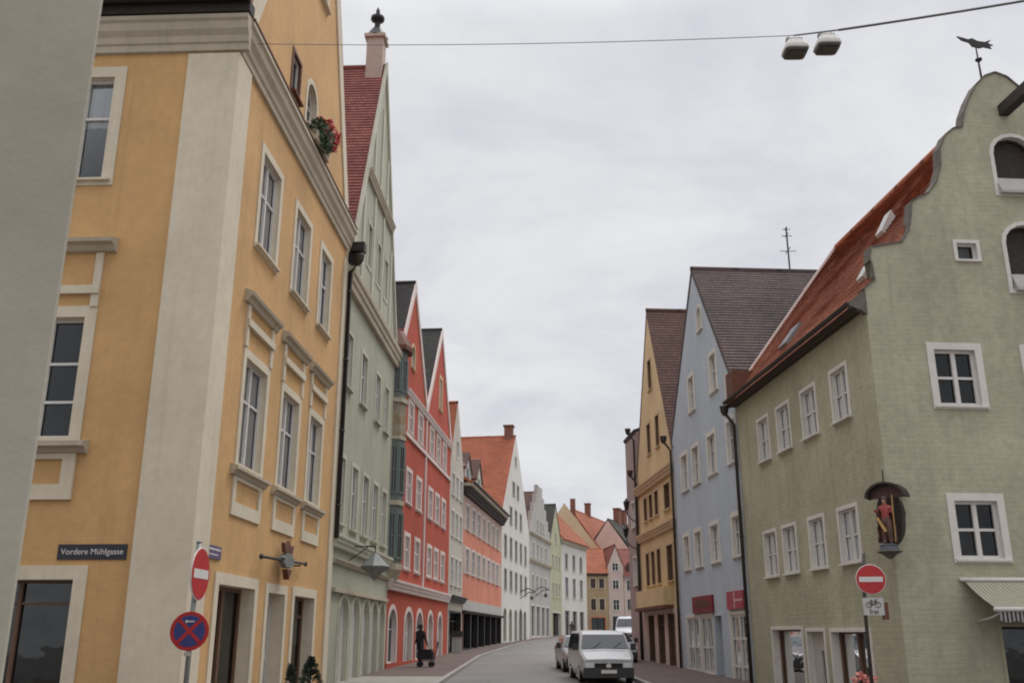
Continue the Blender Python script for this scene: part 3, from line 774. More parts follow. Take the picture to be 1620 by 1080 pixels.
b = MB(); b.box(f, 7.7, 8.5, -1.1, -.3, 19.4, 21.0); b.box(f, 7.6, 8.6, -1.2, -.2, 21.0, 21.15); h.part('chimney', b, M['brick'])

# ---- grey stepped gable house
f, L = F['grey']
h = House('stepped_gable_house', 'grey house with a stepped gable beside the white gabled house', f, L, 'grey')
for z0, z1, cs in ((6.0, 7.7, (2, 4.6, 7.2, 10)), (9.6, 11.0, (2.5, 5, 7.5, 10.5)), (12.6, 13.6, (5.2, 7.2, 9))):
    for c in cs: h.win(c - .55, c + .55, z0, z1, sur=.1, tr=(.6,), curtain=.8, r=.1, sill=.05, lite=True)
for s0 in (1, 4.2, 7.4, 10.4): h.win(s0, s0 + 1.9, 1.6, 4.6, sur=.15, fm='greyframe', nx=2, tr=(.75,), r=.2, sill=0, curtain=0, glass='shopglass', name='shop_window')
st = [(.01, -1), (L - .01, -1), (L - .01, 12.0)]
for k in range(5): st += [(L - .1 - k * 1.3, 12.0 + k * 1.1), (L - .1 - k * 1.3, 13.1 + k * 1.1)]
st += [(L - 6.1, 17.4), (L - 7.3, 17.4)]
for k in range(4, -1, -1): st += [(.1 + k * 1.3, 13.1 + k * 1.1), (.1 + k * 1.3, 12.0 + k * 1.1)]
st += [(.01, 12.0)]
h.wall(st, .4)
b = MB(); b.extrude(f, gable_outline(L, 11.6, 11.6, L / 2, 16.6, .03), -1.2, -11); h.part('rear_wall', b, M['grey'])
h.gable_roof(0, L, L / 2, 11.8, 11.8, 16.9, 11, 't_redbrown', over=-.42, ov=.1)
h.cornice(0, L, 8.9, 9.2, .2, 'mould'); h.cornice(0, L, 11.7, 11.95, .2, 'mould')

# ---- lime house
f, L = F['lime']
h = House('lime_gabled_house', 'narrow yellow green gabled house with a very dark roof in the bend of the street', f, L, 'lime')
for z0, z1, cs in ((6.0, 7.6, (1.8, 3.9, 6)), (9.4, 10.8, (1.8, 3.9, 6)), (12.2, 13.4, (3.9,))):
    for c in cs: h.win(c - .5, c + .5, z0, z1, sur=.1, surm='cream', tr=(.6,), curtain=.5, r=.1, sill=.05, lite=True)
h.win(1.0, 6.6, 1.5, 4.2, sur=.1, fm='wood', nx=3, tr=(), r=.4, sill=0, curtain=0, glass='shopglass', name='shop_window')
h.wall(gable_outline(L, 12.6, 12.6, 3.9, 16.9), 10)
h.gable_roof(0, L, 3.9, 12.6, 12.6, 16.9, 11, 't_dark', over=.05, ov=.1)

# ---- cream house, eaves to the street
f, L = F['cream']
h = House('cream_eaves_house', 'cream white house with tall windows and orange roof in the bend', f, L, 'white')
for c in (2.2, 5.6, 9.0):
    h.win(c - .7, c + .7, 6.2, 8.6, sur=.25, surm='whitetrim', fm='greyframe', tr=(.6,), curtain=1, r=.15, sill=.06)
    h.win(c - .7, c + .7, 9.6, 11.6, sur=.25, surm='whitetrim', fm='greyframe', arch=.5, tr=(.6,), curtain=1, r=.15, sill=.06)
for s0 in (1.2, 4.6, 8.0): h.win(s0, s0 + 2, 1.7, 4.6, sur=.15, fm='greyframe', nx=2, tr=(.8,), r=.2, sill=0, curtain=0, glass='shopglass', name='shop_window')
h.wall([(.01, -1), (L - .01, -1), (L - .01, 13.0), (.01, 13.0)], 9)
h.cornice(0, L, 12.6, 13.1, .35, 'mould')
h.eave_roof(-.1, L + .2, .5, 13.1, 4.5, 18.2, 't_orange', pb=-9.4)

# ================================================================== end of the street
fe = Fr((10.35, 136), (1, .1), True)
h = House('ochre_end_house', 'small brown ochre house with a bright orange roof closing the view', fe, 2.95, 'ochre2')
for z0, z1 in ((5.0, 6.5), (7.9, 9.2)):
    for s0 in (.5, 1.7): h.win(s0, s0 + .7, z0, z1, sur=.1, surm='cream', fm='brownframe', tr=(.6,), r=.1, sill=.05, lite=True)
h.win(.5, 2.4, 1.6, 4.0, sur=.12, surm='salmon', fm='wood', nx=2, tr=(), r=.4, sill=0, curtain=0, glass='shopglass', name='shop_window')
h.wall([(.01, -1), (2.94, -1), (2.94, 9.9), (.01, 9.9)], 8)
h.eave_roof(-.1, 3.0, .35, 9.9, 4, 13.6, 't_orange', pb=-8.3); h.band(0, 2.95, 9.6, 9.85, .3, 'wood', name='eaves_board')
fe = Fr((13.32, 136.5), (1, .1), True)
h = House('beige_end_house', 'narrow beige gabled house right of the small brown ochre house', fe, 2.2, 'pink')
for z0, z1 in ((5.0, 6.4), (7.8, 9.0), (10.3, 11.3)): h.win(.65, 1.5, z0, z1, sur=.1, tr=(.6,), r=.1, sill=.05, lite=True)
h.win(.5, 1.7, 1.6, 4.2, sur=.12, fm='brownframe', nx=2, tr=(), r=.3, sill=0, curtain=0, glass='shopglass', name='shop_window')
h.wall(gable_outline(2.2, 11.2, 11.2, 1.1, 13.9), 8)
h.gable_roof(0, 2.2, 1.1, 11.2, 11.2, 13.9, 8, 't_red', over=.0, ov=.1)
fe = Fr((15.55, 136.8), (1, .1), True)
h = House('pink_end_house', 'pale pinkish house with a red roof and row of small dormers closing the view', fe, 7, 'pink')
for z0, z1 in ((5.0, 6.5), (7.6, 9.0)):
    for s0 in (.4, 1.6, 2.8, 4.0, 5.4): h.win(s0, s0 + .7, z0, z1, sur=.1, fm='greyframe', tr=(.6,), r=.1, sill=.05, lite=True)
for s0 in (.4, 2.4, 4.4): h.win(s0, s0 + 1.5, 1.6, 4.0, sur=.1, fm='brownframe', nx=2, tr=(), r=.3, sill=0, curtain=0, glass='shopglass', name='shop_window')
h.wall([(.01, -1), (6.99, -1), (6.99, 9.6), (.01, 9.6)], 9)
h.eave_roof(-.1, 7.1, .35, 9.6, 4.5, 13.6, 't_red', pb=-9.3); h.band(0, 7, 9.3, 9.55, .3, 'rose', name='eaves_board')
for s0 in (.5, 1.9, 3.3):
    b = MB(); b.extrude(fe, [(s0, 10.2), (s0 + .9, 10.2), (s0 + .9, 11.0), (s0 + .45, 11.6), (s0, 11.0)], -.35, -2.2); d = h.part('dormer', b, M['t_red'])
    b = MB(); b.box(fe, s0 + .22, s0 + .68, -.36, -.3, 10.35, 10.95); h.part('dormer_window', b, M['carglass'], d)
# houses whose roofs rise behind
fb = Fr((1.6, 142), (1, 0), True)
h = House('beige_gable_house', 'house with a bare beige gable wall rising behind the cream white house', fb, 12.4, 'yellowtrim')
h.wall(gable_outline(12.4, 12.0, 12.0, 6.15, 20.3), 14)
h.gable_roof(0, 12.4, 6.15, 12.0, 12.0, 20.3, 14, 't_orange', over=-.5, ov=.2)
b = MB(); b.box(fb, 7.2, 7.95, -3.6, -2.8, 18, 21.4); h.part('chimney', b, M['brick'])
fb = Fr((14, 150), (.35, .94), True)
h = House('long_roofed_house', 'far house with a long orange red roof behind the beige gable wall', fb, 30, 'beige')
h.wall([(.01, -1), (29.99, -1), (29.99, 13.2), (.01, 13.2)], 10)
h.eave_roof(0, 30, .4, 13.2, 5, 20.8, 't_orange', pb=-10.4)
b = MB(); b.extrude(fb, [(.02, 13), (.03, 13)] + [(.04, 14), (.02, 14)], -.1, -.2) if False else b.face([fb.W(.02, 0, 13), fb.W(.02, -10, 13), fb.W(.02, -5, 20.6)]); h.part('gable_wall', b, M['yellowtrim'])
b = MB(); b.box(fb, 9, 10, -5.4, -4.6, 19.8, 22.6); b.box(fb, 8.9, 10.1, -5.5, -4.5, 22.6, 22.75); h.part('chimney', b, M['brick'])
fb = Fr((19.4, 148), (.42, .91), True)
h = House('dark_roofed_house', 'far house with a long mossy dark roof and two reddish chimneys', fb, 30, 'rose')
h.wall([(.01, -1), (29.99, -1), (29.99, 12.0), (.01, 12.0)], 10)
h.eave_roof(0, 30, .5, 12.0, 5, 19.0, 't_grn', pb=-10.5)
b = MB(); b.face([fb.W(.02, 0, 11.9), fb.W(.02, -10, 11.9), fb.W(.02, -5, 18.8)]); h.part('gable_wall', b, M['pink'])
for s0 in (4.2, 7.2):
    b = MB(); b.box(fb, s0, s0 + 1.4, -5.5, -4.6, 17.8, 21.0 if s0 < 5 else 20.9); b.box(fb, s0 - .1, s0 + 1.5, -5.6, -4.5, 21.0, 21.16); h.part('chimney', b, M['brick'])

# ================================================================== right side of the street
# ---- olive green corner house
f, L = F['green']; g = F['front'][0]
h = House('olive_corner_house', 'olive green rough rendered corner house with a curved gable and an orange tile roof', f, L, 'greenr')
for s0, s1 in ((1.5, 2.45), (3.6, 4.6), (5.65, 6.65), (7.5, 8.45)): h.win(s0, s1, 6.95, 8.25, sur=.1, tr=(.5,), curtain=.6, r=.12, sill=.08, key='street', bar=.05)
for s0, s1 in ((1.72, 2.8), (3.85, 4.85), (5.95, 6.95), (7.6, 8.65)): h.win(s0, s1, 3.4, 4.7, sur=.1, tr=(.5,), curtain=.7, r=.12, sill=.08, key='street', bar=.05)
h.win(1.72, 4.0, -.55, 1.74, sur=.1, fm='brownframe', nx=2, tr=(), sill=0, curtain=0, r=.25, key='street', name='shop_window', glass='shopglass')
h.win(4.5, 5.7, -.8, 1.76, sur=.1, fm='blind', nx=1, tr=(), sill=0, curtain=0, r=.2, key='street', name='door', bar=.5)
h.win(6.1, 8.55, -.55, 1.82, sur=.1, fm='brownframe', nx=1, tr=(), sill=0, curtain=0, r=.25, key='street', name='shop_window', glass='shopglass')
h.wall([(.0, -1.4), (L - .01, -1.4), (L - .01, 9.7), (.0, 9.7)], 0, fr=f, key='street')
half = [(4.3, 16.02), (4.0, 15.9), (3.72, 15.62), (3.45, 15.17), (3.26, 14.75), (3.16, 14.34), (2.9, 14.28), (2.66, 14.08), (2.47, 13.69), (2.42, 13.2),
        (2.24, 12.72), (1.98, 12.4), (1.52, 12.16), (1.44, 11.75), (1.34, 11.35), (1.12, 11.03), (.3, 10.86), (.24, 10.5), (.26, 10.2), (.28, 9.98), (.0, 9.75)]
gout = [(0, -1.4), (8.6, -1.4)] + [(8.6 - s, z) for s, z in reversed(half)] + half[1:]
h.win(1.55, 2.58, 6.88, 8.25, sur=.17, surm='whitetrim', tr=(.5,), curtain=0, r=.14, sill=.05, fr=g, key='front', bar=.07)
h.win(1.55, 2.58, 3.32, 4.62, sur=.17, surm='whitetrim', tr=(.5,), curtain=0, r=.14, sill=.05, fr=g, key='front', bar=.07)
h.win(3.9, 4.95, 6.88, 8.25, sur=.17, surm='whitetrim', tr=(.5,), curtain=.5, r=.14, sill=.05, fr=g, key='front', bar=.07)
h.win(3.9, 4.95, 3.32, 4.62, sur=.17, surm='whitetrim', tr=(.5,), curtain=.5, r=.14, sill=.05, fr=g, key='front', bar=.07)
h.win(6.1, 7.13, 6.88, 8.25, sur=.17, surm='whitetrim', tr=(.5,), curtain=.5, r=.14, sill=.05, fr=g, key='front', bar=.07)
h.win(2.52, 3.03, 10.62, 11.05, sur=.09, nx=1, tr=(), curtain=0, r=.14, sill=.03, fr=g, key='front', name='loft_window')
h.win(3.88, 5.0, 12.5, 14.1, sur=.1, fm='wood', arch=.5, nx=1, tr=(), curtain=0, r=.2, sill=0, fr=g, key='front', name='loading_hatch', glass='wood')  # in both hatches a near-black timber pane paints the dark inside
h.win(3.82, 5.0, 9.85, 11.6, sur=.1, fm='wood', arch=.5, nx=1, tr=(), curtain=0, r=.2, sill=0, fr=g, key='front', name='loading_hatch', glass='wood')
for z in (12.5, 9.85):
    b = MB(); b.profile(g, 3.86, 5.02, [(-.18, z + .42), (-.03, z + .42), (.16, z + .02), (.16, z - .06), (-.02, z - .06)]); h.part('hatch_board', b, M['grey'])
h.win(2.25, 4.6, -.7, 1.84, sur=.07, surm='greenr', fm='wood', nx=2, tr=(), curtain=0, r=.3, sill=0, fr=g, key='front', name='shop_window', glass='shopglass')
def body(b):
    n = len(gout)
    for i in range(2, n - 1):
        (sa, za), (sb, zb) = gout[i], gout[i + 1]
        b.face([g.W(sa, 0, za), g.W(sb, 0, zb), g.W(sb, -.28, zb), g.W(sa, -.28, za)])
    b.face([g.W(8.6, 0, -1.4), g.W(8.6, -L, -1.4), g.W(8.6, -L, 9.6), g.W(8.6, 0, 9.6)])
    b.face([g.W(.02, -L, -1.4), g.W(8.6, -L, -1.4), g.W(8.6, -L, 9.4), g.W(4.3, -L, 15.3), g.W(.02, -L, 9.4)])
    up = [(s, z) for s, z in gout if z > 9]
    t = tessellate_polygon([[Vector((s, z, 0)) for s, z in up]])
    b.solid([g.W(s, -.28, z) for s, z in up], [tuple(x) for x in t])
h.wall(gout, 0, fr=g, key='front', extra=body)
b = MB()
cp = [(s, z) for s, z in gout if z > 9.7]
for (sa, za), (sb, zb) in zip(cp[:-1], cp[1:]):
    dx, dz = sb - sa, zb - za; l = math.hypot(dx, dz)
    if l < .02: continue
    nx_, nz = dz / l * .035, -dx / l * .035
    if nz < 0 or (abs(nz) < .01 and (nx_ > 0) != ((sa + sb) / 2 > 4.3)): nx_, nz = -nx_, -nz
    b.extrude(g, [(sa - dx * .02, za - dz * .02), (sb + dx * .02, zb + dz * .02), (sb + nx_, zb + nz), (sa + nx_, za + nz)], .04, -.32)
h.part('gable_coping', b, M['coping'])
b = MB(); k = (15.45 - 9.72) / 4.3
for sg in (0, 1):
    W = (lambda s, p, z: g.W(s, p, z)) if not sg else (lambda s, p, z: g.W(8.6 - s, p, z))
    b.slope(W(-.3, -.12, 9.72 - .3 * k), W(-.3, -L - .15, 9.72 - .3 * k), W(4.3, -L - .15, 15.45), W(4.3, -.26, 15.45), row=.16)
b.tube([g.W(4.3, -.5, 15.46), g.W(4.3, -L - .1, 15.46)], .12, 8)
rf = h.part('roof', b, M['t_orange'])
b = MB()
b.solid([g.W(s, p, z) for s, p, z in ((-.3, -L - .2, 9.72 - .3 * k), (4.3, -L - .2, 15.5), (-.3, -L - .05, 9.72 - .3 * k), (4.3, -L - .05, 15.5), (-.3, -L - .2, 9.84 - .3 * k), (4.3, -L - .2, 15.62), (-.3, -L - .05, 9.84 - .3 * k), (4.3, -L - .05, 15.62))],
        [(0, 1, 3, 2), (4, 6, 7, 5), (0, 4, 5, 1), (2, 3, 7, 6), (0, 2, 6, 4), (1, 5, 7, 3)]); h.part('verge', b, M['redtrim'], rf)
def skylight(off, s, w, ln, mat, open_=.0):
    b = MB(); z0 = 9.72 + off * k; z1 = 9.72 + (off + ln) * k
    n = .09
    q = [g.W(off - n, -s, z0 + n), g.W(off - n, -s - w, z0 + n), g.W(off + ln - n - open_ * .2, -s - w, z1 + n + open_), g.W(off + ln - n - open_ * .2, -s, z1 + n + open_)]
    lo = [g.W(off, -s, z0), g.W(off, -s - w, z0), g.W(off + ln, -s - w, z1), g.W(off + ln, -s, z1)]
    b.solid(q + lo, [(0, 1, 2, 3), (4, 7, 6, 5), (0, 4, 5, 1), (1, 5, 6, 2), (2, 6, 7, 3), (3, 7, 4, 0)])
    h.part('skylight', b, M[mat], rf)
skylight(2.0, 2.5, .42, .38, 'box', .14); skylight(.45, .75, .4, .25, 'box', .06); skylight(.35, 6.1, .75, .5, 'zinc')
h.gutter(.0, L, .40, 9.42, fr=f, r=.085)
b = MB(); b.box(f, .02, L - .02, -.02, .32, 9.24, 9.3); h.part('eaves_board', b, M['wood'])  # soffit board; its near-black colour carries the shadow under the eaves
b = MB(); b.profile(f, -.02, .16, [(-.02, 9.1), (.12, 9.2), (.42, 9.32), (.42, 9.42), (-.02, 9.75)]); h.part('eaves_corbel', b, M['coping'])
b = MB(); b.box(f, L - .75, L - .02, -.7, .30, 9.45, 10.4); h.part('fire_wall', b, M['rust'])
b = MB(); b.box(f, L - .02, L + .06, -.7, .34, 9.4, 10.46); h.part('fire_wall_edge', b, M['redtrim'])
h.pipe(L - .0, .12, -1, 9.0, fr=f, r=.06)
b = MB()
b.solid([Vector(q) for q in [g.W(s, p, z) for p in (.0, 1.5) for s, z in ((4.22, 14.72), (4.48, 14.72), (4.48, 15.02), (4.22, 15.02))]], [(0, 1, 2, 3), (4, 7, 6, 5), (0, 4, 5, 1), (1, 5, 6, 2), (2, 6, 7, 3), (3, 7, 4, 0)])
h.part('hoist_beam', b, M['wood'])

# ---- pale blue house
f, L = F['blue']
h = House('blue_gabled_house', 'pale blue gabled house with white window surrounds and a brown tile roof', f, L, 'blue')
for s0, s1 in ((.25, 1.25), (2.85, 3.9), (5.3, 6.3), (7.2, 8.2)): h.win(s0, s1, 7.5, 8.95, sur=.17, tr=(.6,), curtain=.9, r=.13, sill=.05)
for s0, s1 in ((.3, 1.35), (3.15, 4.2), (5.65, 6.6), (7.6, 8.45)): h.win(s0, s1, 4.28, 5.6, sur=.17, tr=(.6,), curtain=.9, r=.13, sill=.05)
for s0, s1 in ((2.1, 2.95), (5.5, 6.3)): h.win(s0, s1, 10.5, 11.9, sur=.17, tr=(.6,), curtain=.9, r=.13, sill=.05)
h.win(3.75, 4.35, 13.4, 14.35, sur=.14, arch=.3, nx=1, tr=(), curtain=1, r=.13, sill=.04)
h.win(.35, 2.3, -.3, 2.35, sur=.12, fm='frame', nx=2, tr=(.36, .7), sill=0, curtain=0, r=.06, name='shop_window', glass='darkglass', bar=.09)
h.win(3.4, 4.3, -.5, 2.35, sur=.05, surm='blue', fm='wood', nx=1, tr=(), sill=0, curtain=0, r=.35, name='door', glass='darkglass', bar=.06)
h.win(4.75, 6.4, .3, 2.35, sur=.12, fm='frame', nx=2, tr=(.45,), sill=0, curtain=0, r=.06, name='shop_window', glass='darkglass', bar=.08)
h.win(6.75, 8.6, .3, 2.35, sur=.12, fm='frame', nx=2, tr=(.45,), sill=0, curtain=0, r=.06, name='shop_window', glass='darkglass', bar=.08)
h.wall(gable_outline(L, 10.15, 10.15, 4.75, 16.3), 11)
h.gable_roof(0, L, 4.75, 10.15, 10.15, 16.3, 11, 't_brown', over=.03, ov=.2, row=.18)
h.band(2.9, 9.6, -.6, .12, .05, 'rose', name='plinth')
h.pipe(L - .1, .1, 0, 9.9)
b = MB(); c = f.W(4.75, -4.2, 0)
b.tube([(c.x, c.y, 16.2), (c.x, c.y, 18.3)], .035, 6)
for z, w in ((18.2, .16), (17.9, .22), (17.2, .35)): b.tube([(c.x - w, c.y, z), (c.x + w, c.y, z)], .018, 5); b.tube([(c.x, c.y - w, z + .04), (c.x, c.y + w, z + .04)], .018, 5)
h.part('antenna', b, M['metal'])
# shop fascias
b = MB(); b.box(f, 4.35, 7.3, .01, .1, 2.5, 3.12); h.part('shop_fascia', b, M['fascia'])
b = MB(); b.box(f, .5, 2.4, .01, .09, 2.52, 3.12); fa = h.part('shop_fascia', b, M['fascia2'])
b = MB(); b.box(f, 1.42, 1.5, .085, .1, 2.54, 3.1); b.box(f, .52, 1.42, .085, .1, 2.78, 2.84); h.part('fascia_lines', b, M['pink'], fa)
b = MB(); b.extrude(f, [(5.8 + 1.15 * math.cos(a), 2.82 + .16 * math.sin(a)) for a in [2 * math.pi * i / 24 for i in range(24)]], .09, .108); h.part('fascia_emblem', b, M['rust'])

# ---- yellow house
f, L = F['yellow']
h = House('yellow_gabled_house', 'yellow gabled house with brown windows, string courses and a reddish brown roof', f, L, 'yellow')
for z0, z1 in ((7.15, 8.3), (4.0, 5.55)):
    for s0, s1 in ((.8, 2.0), (3.3, 4.1), (4.6, 5.4), (5.9, 6.7)): h.win(s0, s1, z0, z1, sur=.1, surm='yellowtrim', revm='brownframe', fm='brownframe', nx=2 if s0 < 1 else 1, tr=(.6,), curtain=.3, r=.14, sill=.08, glass='darkglass')
for s0 in (2.4, 4.4): h.win(s0, s0 + .8, 10.3, 11.8, sur=.1, surm='yellowtrim', revm='brownframe', fm='brownframe', nx=1, tr=(.6,), curtain=0, r=.18, sill=.06)
h.win(3.6, 4.4, 13.4, 14.9, sur=.1, surm='yellowtrim', revm='brownframe', fm='brownframe', nx=1, tr=(.6,), curtain=0, r=.18, sill=.06)
for s0 in (.9, 3.0, 5.2): h.win(s0, s0 + 1.5, .35, 2.6, sur=.2, surm='pink', revm='brownframe', fm='brownframe', nx=1, tr=(.8,), curtain=0, r=.14, sill=0, name='shop_window', glass='darkglass')
for a, c in ((.03, .69), (2.61, 2.79), (4.71, 4.99), (6.91, 8.0)): h.band(a, c, -.5, 2.78, .03, 'pink', name='shop_pier')
h.wall(gable_outline(L, 9.9, 9.9, 4.05, 17.6), 10)
h.gable_roof(0, L, 4.05, 9.9, 9.9, 17.6, 10, 't_redbrown', over=.02, ov=.12, row=.18)
h.cornice(0, L, 8.6, 9.0, .25, 'yellowtrim'); h.cornice(0, L, 6.2, 6.55, .22, 'yellowtrim')
b = MB(); b.box(f, 1.2, 7.6, .0, .4, 2.95, 3.75); h.part('shop_fascia', b, M['yellow'])
b = MB(); b.box(f, 1.1, 7.7, .0, .46, 2.8, 2.95); h.part('fascia_edge', b, M['rust'])
h.pipe(L - .1, .1, .2, 9.7); 

# ---- old rose sliver
f, L = F['rose']
h = House('old_rose_house', 'narrow old rose house, hardly seen past the yellow house', f, 3.2, 'rose')
for z0, z1 in ((4.2, 5.6), (7.2, 8.5)): h.win(1.0, 1.9, z0, z1, sur=.1, tr=(.6,), curtain=.5, r=.15, sill=.05)
h.wall([(.01, -1), (3.19, -1), (3.19, 12.2), (.01, 12.2)], 10)
h.eave_roof(0, 3.2, .1, 12.2, 5, 14.0, 't_dark', pb=-10.4)
h.pipe(.15, .1, .2, 12.0)

# ---- foreground building corner
b = MB()
C = Vector((-1.50, 3.0, 0)); q = [C, C + Vector((-4.5, -1.3, 0)), C + Vector((-11, 2.6, 0)), C + Vector((-5, 5.5, 0))]
n = 4; v = [p + Vector((0, 0, -.5)) for p in q] + [p + Vector((0, 0, 9)) for p in q]
b.solid(v, [(0, 1, 5, 4), (1, 2, 6, 5), (2, 3, 7, 6), (3, 0, 4, 7), (4, 5, 6, 7), (0, 3, 2, 1)])
ob = b.build('stucco_wall', M['greywall'], loc=(-1.5, 3, 0))
bv = ob.modifiers.new('round', 'BEVEL'); bv.width = .03; bv.segments = 3
tag(ob, 'grey rough plastered wall corner filling the left edge of the view', 'wall')
#THINGS
# ================================================================== ground, road, pavements
LK = [(-3.3, -30), (-2.9, 0), (-2.7, 12), (-2.5, 24), (-2.32, 34.8), (-2.05, 45), (-1.75, 55.9), (-.5, 71), (1.05, 85.5), (3.0, 98), (5.2, 109), (8.6, 119), (13.5, 127), (21, 131), (40, 134)]
RK = [(6.5, -30), (5.6, 0), (5.0, 12), (4.6, 24), (4.25, 34.8), (4.35, 45), (5.0, 56), (6.6, 70), (9.2, 84), (12.4, 95), (16, 104), (21, 111), (27, 116), (34, 119), (46, 121)]
def dense(P, n=6):
    o = []
    for a, b in zip(P[:-1], P[1:]):
        for i in range(n): o.append((a[0] + (b[0] - a[0]) * i / n, a[1] + (b[1] - a[1]) * i / n))
    return o + [P[-1]]
LKd, RKd = dense(LK), dense(RK)
b = MB()
for y0 in range(-60, 400, 10):
    for x0, x1 in ((-220, -60), (-60, -20), (-20, 20), (20, 60), (60, 220)):
        b.face([(x0, y0, G(y0) - .03), (x1, y0, G(y0) - .03), (x1, y0 + 10, G(y0 + 10) - .03), (x0, y0 + 10, G(y0 + 10) - .03)])
struct(b.build('ground', M['ground']))
b = MB()
for (a, c), (a2, c2) in zip(zip(LKd, RKd), zip(LKd[1:], RKd[1:])):
    for i in range(4):
        t0, t1 = i / 4, (i + 1) / 4
        g_ = lambda p, q, t: (p[0] + (q[0] - p[0]) * t, p[1] + (q[1] - p[1]) * t, G(p[1] + (q[1] - p[1]) * t) + .04 * math.sin(math.pi * t))
        b.face([g_(a, c, t0), g_(a, c, t1), g_(a2, c2, t1), g_(a2, c2, t0)])
struct(b.build('road', M['asphalt'], smooth=True))
def strip(Kd, side, name):
    b = MB()
    for a, c in zip(Kd[:-1], Kd[1:]):
        for w0, w1 in ((.16, 3), (3, 9), (9, 16)):
            b.face([(a[0] + side * w0, a[1], G(a[1]) + .12), (c[0] + side * w0, c[1], G(c[1]) + .12), (c[0] + side * w1, c[1], G(c[1]) + .12), (a[0] + side * w1, a[1], G(a[1]) + .12)])
    struct(b.build(name, M['pavers']))
    k = MB()
    for a, c in zip(Kd[:-1], Kd[1:]):
        d = Vector((c[0] - a[0], c[1] - a[1], 0)); L_ = d.length; m = max(1, int(L_ / 1.0)); 
        for i in range(m):
            p = Vector((a[0], a[1], 0)) + d * (i / m); q = Vector((a[0], a[1], 0)) + d * ((i + .985) / m)
            z0, z1 = G(p.y), G(q.y); e = .128 + random.uniform(-.004, .006)
            v = [(p.x, p.y, z0 - .1), (q.x, q.y, z1 - .1), (q.x + side * .17, q.y, z1 - .1), (p.x + side * .17, p.y, z0 - .1), (p.x, p.y, z0 + e), (q.x, q.y, z1 + e), (q.x + side * .17, q.y, z1 + e), (p.x + side * .17, p.y, z0 + e)]
            k.solid(v, [(0, 3, 2, 1), (4, 5, 6, 7), (0, 1, 5, 4), (1, 2, 6, 5), (2, 3, 7, 6), (3, 0, 4, 7)])
    struct(k.build('kerb', M['stone']))
strip(LKd, -1, 'pavement'); strip(RKd, 1, 'pavement')
b = MB(); b.face([(-5.9, 32.4, G(32.4) + .126), (-2.52, 32.4, G(32.4) + .126), (-2.5, 36.2, G(36.2) + .126), (-5.7, 36.2, G(36.2) + .126)])
struct(b.build('path', M['sett']))

# ================================================================== signs
def disc(b, c, nrm, r, th, mi=0, n=40): b.lathe(Vector(c) - Vector(nrm).normalized() * th / 2, [(r * .985, 0), (r, th * .3), (r, th * .7), (r * .985, th)], n, mi, axis=nrm)
def face_frame(c, nrm):
    n = Vector(nrm).normalized(); x = Vector((0, 0, 1)).cross(n).normalized(); return Vector(c), x, Vector((0, 0, 1)), n
def plate(b, ff, x0, x1, y0, y1, d0, d1, mi=0, rot=0):
    c, x, y, n = ff; ca, sa = math.cos(rot), math.sin(rot)
    P = lambda u, v, d: c + x * (u * ca - v * sa) + y * (u * sa + v * ca) + n * d
    v = [P(u, w, d) for d in (d0, d1) for w in (y0, y1) for u in (x0, x1)]
    b.solid(v, [(0, 1, 3, 2), (4, 6, 7, 5), (0, 4, 5, 1), (2, 3, 7, 6), (0, 2, 6, 4), (1, 5, 7, 3)], mi)
def no_entry(parent, c, nrm, r):
    b = MB(); disc(b, c, nrm, r, .012); n = Vector(nrm).normalized()
    o = b.build('no_entry_disc', [M['signwhite'], M['signback']], parent)
    b = MB(); disc(b, Vector(c) + n * .008, nrm, r * .955, .008); o2 = b.build('red_face', M['signred'], o)
    b = MB(); plate(b, face_frame(c, nrm), -r * .78, r * .78, -r * .17, r * .17, .011, .016); b.build('white_bar', M['signwhite'], o)
    b = MB(); disc(b, Vector(c) - n * .009, nrm, r * .97, .006); plate(b, face_frame(c, nrm), -r * .5, r * .5, -.03, .03, -.04, -.012); b.build('sign_rear', M['signback'], o)
    return o
t = thing('traffic_sign', 'sign pole with a side-turned no entry disc above a no stopping disc', 'traffic sign', (-3.65, 11.35, .12))
b = MB(); b.tube([(-3.65, 11.35, .1), (-3.65, 11.35, 2.68)], .03, 12); b.lathe((-3.65, 11.35, 2.68), [(.032, 0), (.03, .02), (.01, .03)], 10); b.build('pole', M['galv'], t, smooth=True)
no_entry(t, (-3.60, 11.33, 2.33), (math.sin(R(88)), -math.cos(R(88)), 0), .30)
nn = Vector((.12, -1, 0)); c = Vector((-3.65, 11.30, 1.70))
b = MB(); disc(b, c, nn, .214, .012); sd = b.build('no_stopping_disc', M['signred'], t)
b = MB(); disc(b, c + nn.normalized() * .007, nn, .172, .006); b.build('blue_field', M['signblue'], sd)
b = MB(); ff = face_frame(c, nn); plate(b, ff, -.172, .172, -.019, .019, .0085, .0125, 0, R(45)); plate(b, ff, -.172, .172, -.019, .019, .009, .0135, 0, R(-45)); b.build('red_cross', M['signred'], sd)
b = MB(); plate(b, ff, -.05, .05, .098, .112, .0105, .015); plate(b, ff, -.05, -.028, .09, .12, .0105, .0155); b.build('white_arrow', M['signwhite'], sd)
b = MB(); disc(b, c - nn.normalized() * .009, nn, .207, .005); b.build('sign_rear', M['signback'], sd)
b = MB(); plate(b, ff, -.035, .035, -.27, -.222, .0, .02); b.build('clamp', M['chrome'], sd)

